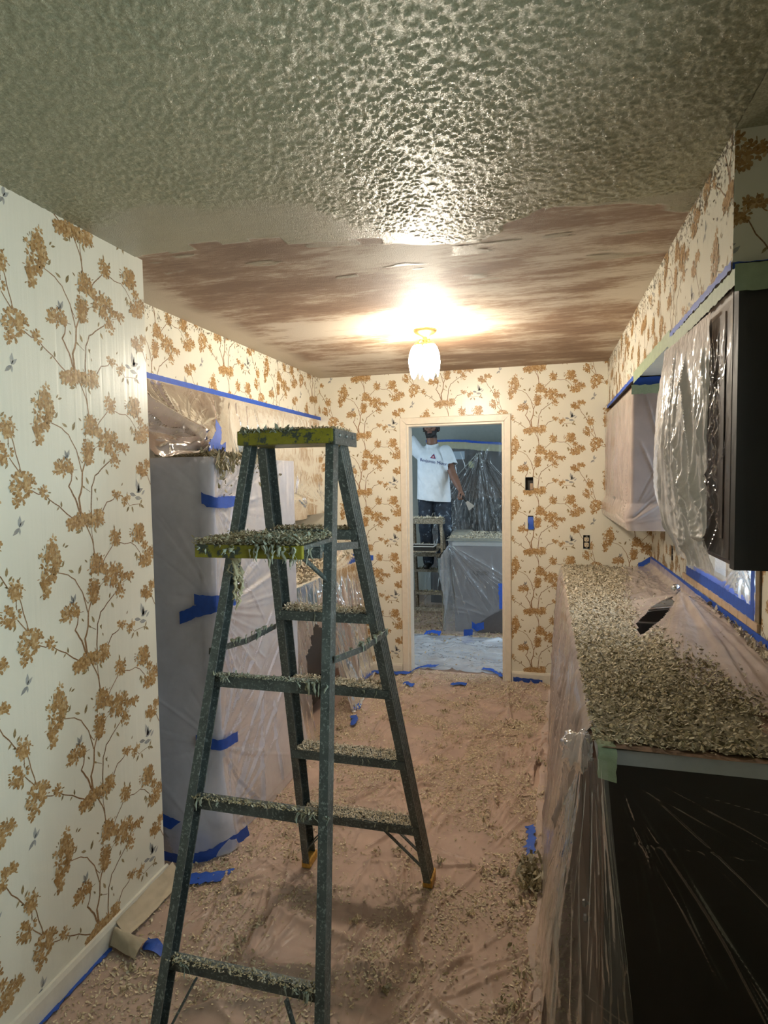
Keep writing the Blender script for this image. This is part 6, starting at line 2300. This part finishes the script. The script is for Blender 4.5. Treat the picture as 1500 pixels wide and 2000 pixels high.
def text_tris(s, size, cx, cz, rot):
    cu = bpy.data.curves.new('tmp_text', 'FONT')
    cu.body = s
    cu.size = size
    cu.align_x = 'CENTER'
    cu.resolution_u = 3
    o = bpy.data.objects.new('tmp_text', cu)
    COL.objects.link(o)
    dg = bpy.context.evaluated_depsgraph_get()
    me = o.evaluated_get(dg).to_mesh()
    bm = bmesh.new()
    bm.from_mesh(me)
    bmesh.ops.triangulate(bm, faces=bm.faces)
    bm.verts.index_update()
    P = []
    c, s_ = math.cos(rot), math.sin(rot)
    for v in bm.verts:
        P.append((cx + v.co.x * c - v.co.y * s_, cz + v.co.x * s_ + v.co.y * c))
    F = [tuple(v.index for v in f.verts) for f in bm.faces]
    bm.free()
    bpy.data.objects.remove(o, do_unlink=True)
    bpy.data.curves.remove(cu)
    return P, F


M_NAVY = simple('navy_print', (.012, .022, .16), .7)
M_REDP = simple('red_print', (.48, .03, .035), .7)
tx, tz, trot = -1.178, 1.760, R_(-11)
project(text_tris('Benjamin Moore', .050, tx, tz, trot), 'printed_lettering', M_NAVY)


def tri_ring(cx, cz, r0, r1, rot):
    P, F = [], []
    n = 8
    out_ = [(r0 * math.cos(rot + math.pi / 2 + k * 2.0944), r0 * math.sin(rot + math.pi / 2 + k * 2.0944)) for k in range(3)]
    in_ = [(r1 * math.cos(rot + math.pi / 2 + k * 2.0944), r1 * math.sin(rot + math.pi / 2 + k * 2.0944)) for k in range(3)]
    for k in range(3):
        for i in range(n):
            t = i / n
            for A in (out_, in_):
                a, b_ = A[k], A[(k + 1) % 3]
                P.append((cx + a[0] + (b_[0] - a[0]) * t, cz + a[1] + (b_[1] - a[1]) * t))
    m = 3 * n
    for i in range(m):
        i2 = (i + 1) % m
        F.append((2 * i, 2 * i + 1, 2 * i2 + 1, 2 * i2))
    return P, F


project(tri_ring(tx - .005, tz + .072, .036, .026, trot), 'printed_triangle_outline', M_NAVY)
project(tri_ring(tx - .005, tz + .072, .0255, .0145, trot), 'printed_triangle', M_REDP, .0032)
# the putty knife in his hand
hp = np.array(wrR) + (dR / np.linalg.norm(dR)) * .085 + np.array((.004, -.012, -.018))
kd = np.array((.62, -.10, -.78))
kd /= np.linalg.norm(kd)
kn = thing('putty_knife', 'putty knife held low in the hand of the worker', 'tool', tuple(hp))
MB().tube([hp - kd * .055, hp - kd * .02, hp + kd * .03, hp + kd * .060], [.012, .014, .012, .009], 10).build('handle', M_DARK, kn, True)
bl = MB()
sd = np.cross(kd, (0, 1, 0))
sd /= np.linalg.norm(sd)
nn = np.cross(kd, sd)
pts = [hp + kd * .055 + sd * .012, hp + kd * .055 - sd * .012, hp + kd * .150 - sd * .040, hp + kd * .150 + sd * .040]
bl.add([p + nn * .0008 for p in pts] + [p - nn * .0008 for p in pts], [(0, 1, 2, 3), (7, 6, 5, 4), (0, 4, 5, 1), (1, 5, 6, 2), (2, 6, 7, 3), (3, 7, 4, 0)])
bl.build('blade', M_STEEL, kn)


# ------------------------------------------------------------------ unseen blank windows added on solid walls behind the daylight lamps
def added_window(name, x, y0, y1, z0, z1, into):
    T = thing(name, 'x', 'x', (x, (y0 + y1) / 2, z0))
    del T['label']
    del T['category']
    T['kind'] = 'structure'
    xa, xb = (x - .018, x - .0005) if into < 0 else (x + .0005, x + .018)
    for a, b, c, d in ((y0 - .06, y1 + .06, z0 - .06, z0), (y0 - .06, y1 + .06, z1, z1 + .06), (y0 - .06, y0, z0, z1), (y1, y1 + .06, z0, z1)):
        MB().box(xa, xb, a, b, c, d, .003).build('window_casing', M_TRIM, T)
    xm = (xa + xb) / 2 + into * -.006
    MB().box(xm - .001, xm + .001, y0, y1, z0, z1).build('pane', simple('opaque_pale_pane', (.8, .85, .9), .1), T)  # opaque pane, no opening behind it


added_window('added_window_2', XRW, .30, 1.30, .75, 2.01, -1)
added_window('added_window_3', FXR, 5.45, 6.75, .80, 2.10, -1)
added_window('added_window_4', FXL, 5.25, 6.25, 1.0, 2.20, 1)

# ------------------------------------------------------------------ specks of texture stuck to the soffits and the lamp canopy
gg = np.random.default_rng(88)
DARKB = np.array([(.10, .07, .04), (.16, .11, .06), (.22, .17, .10), (.07, .05, .03)])


def specks(parent, n, mk):
    P_ = mk(n)
    V, F, C = flakes(np.zeros((n, 3)), gg.uniform(.0012, .0045, n), DARKB, int(n), .2, 5, 2.2)
    k = len(V) // n
    V = V.reshape(n, k, 3)
    out_ = np.stack([V[..., 2] * .6, V[..., 0], V[..., 1] * 1.5], -1)      # chips lie against a wall facing +x
    sgn = 1 if parent.name.endswith('left') else -1
    out_[..., 0] *= sgn
    out_ = out_ + P_[:, None, :]
    o = obj('texture_specks', out_.reshape(-1, 3), F, M_DEB, parent, attrs={'col': C})
    o['kind'] = 'stuff'


def mk_r(n):
    y = YSR + (D - YSR) * gg.random(n) ** 1.3
    z = H - .004 - np.abs(gg.normal(0, .11, n)) * gg.random(n)
    return np.stack([np.full(n, XSR - .0008), y, np.maximum(z, ZS + .01)], 1)


def mk_l(n):
    y = gg.uniform(2.2, D, n)
    z = H - .004 - np.abs(gg.normal(0, .06, n)) * gg.random(n)
    return np.stack([np.full(n, XSL + .0008), y, np.maximum(z, ZS + .03)], 1)


specks(bpy.data.objects['wall_soffit_right'], 1500, mk_r)
specks(bpy.data.objects['wall_soffit_left'], 420, mk_l)
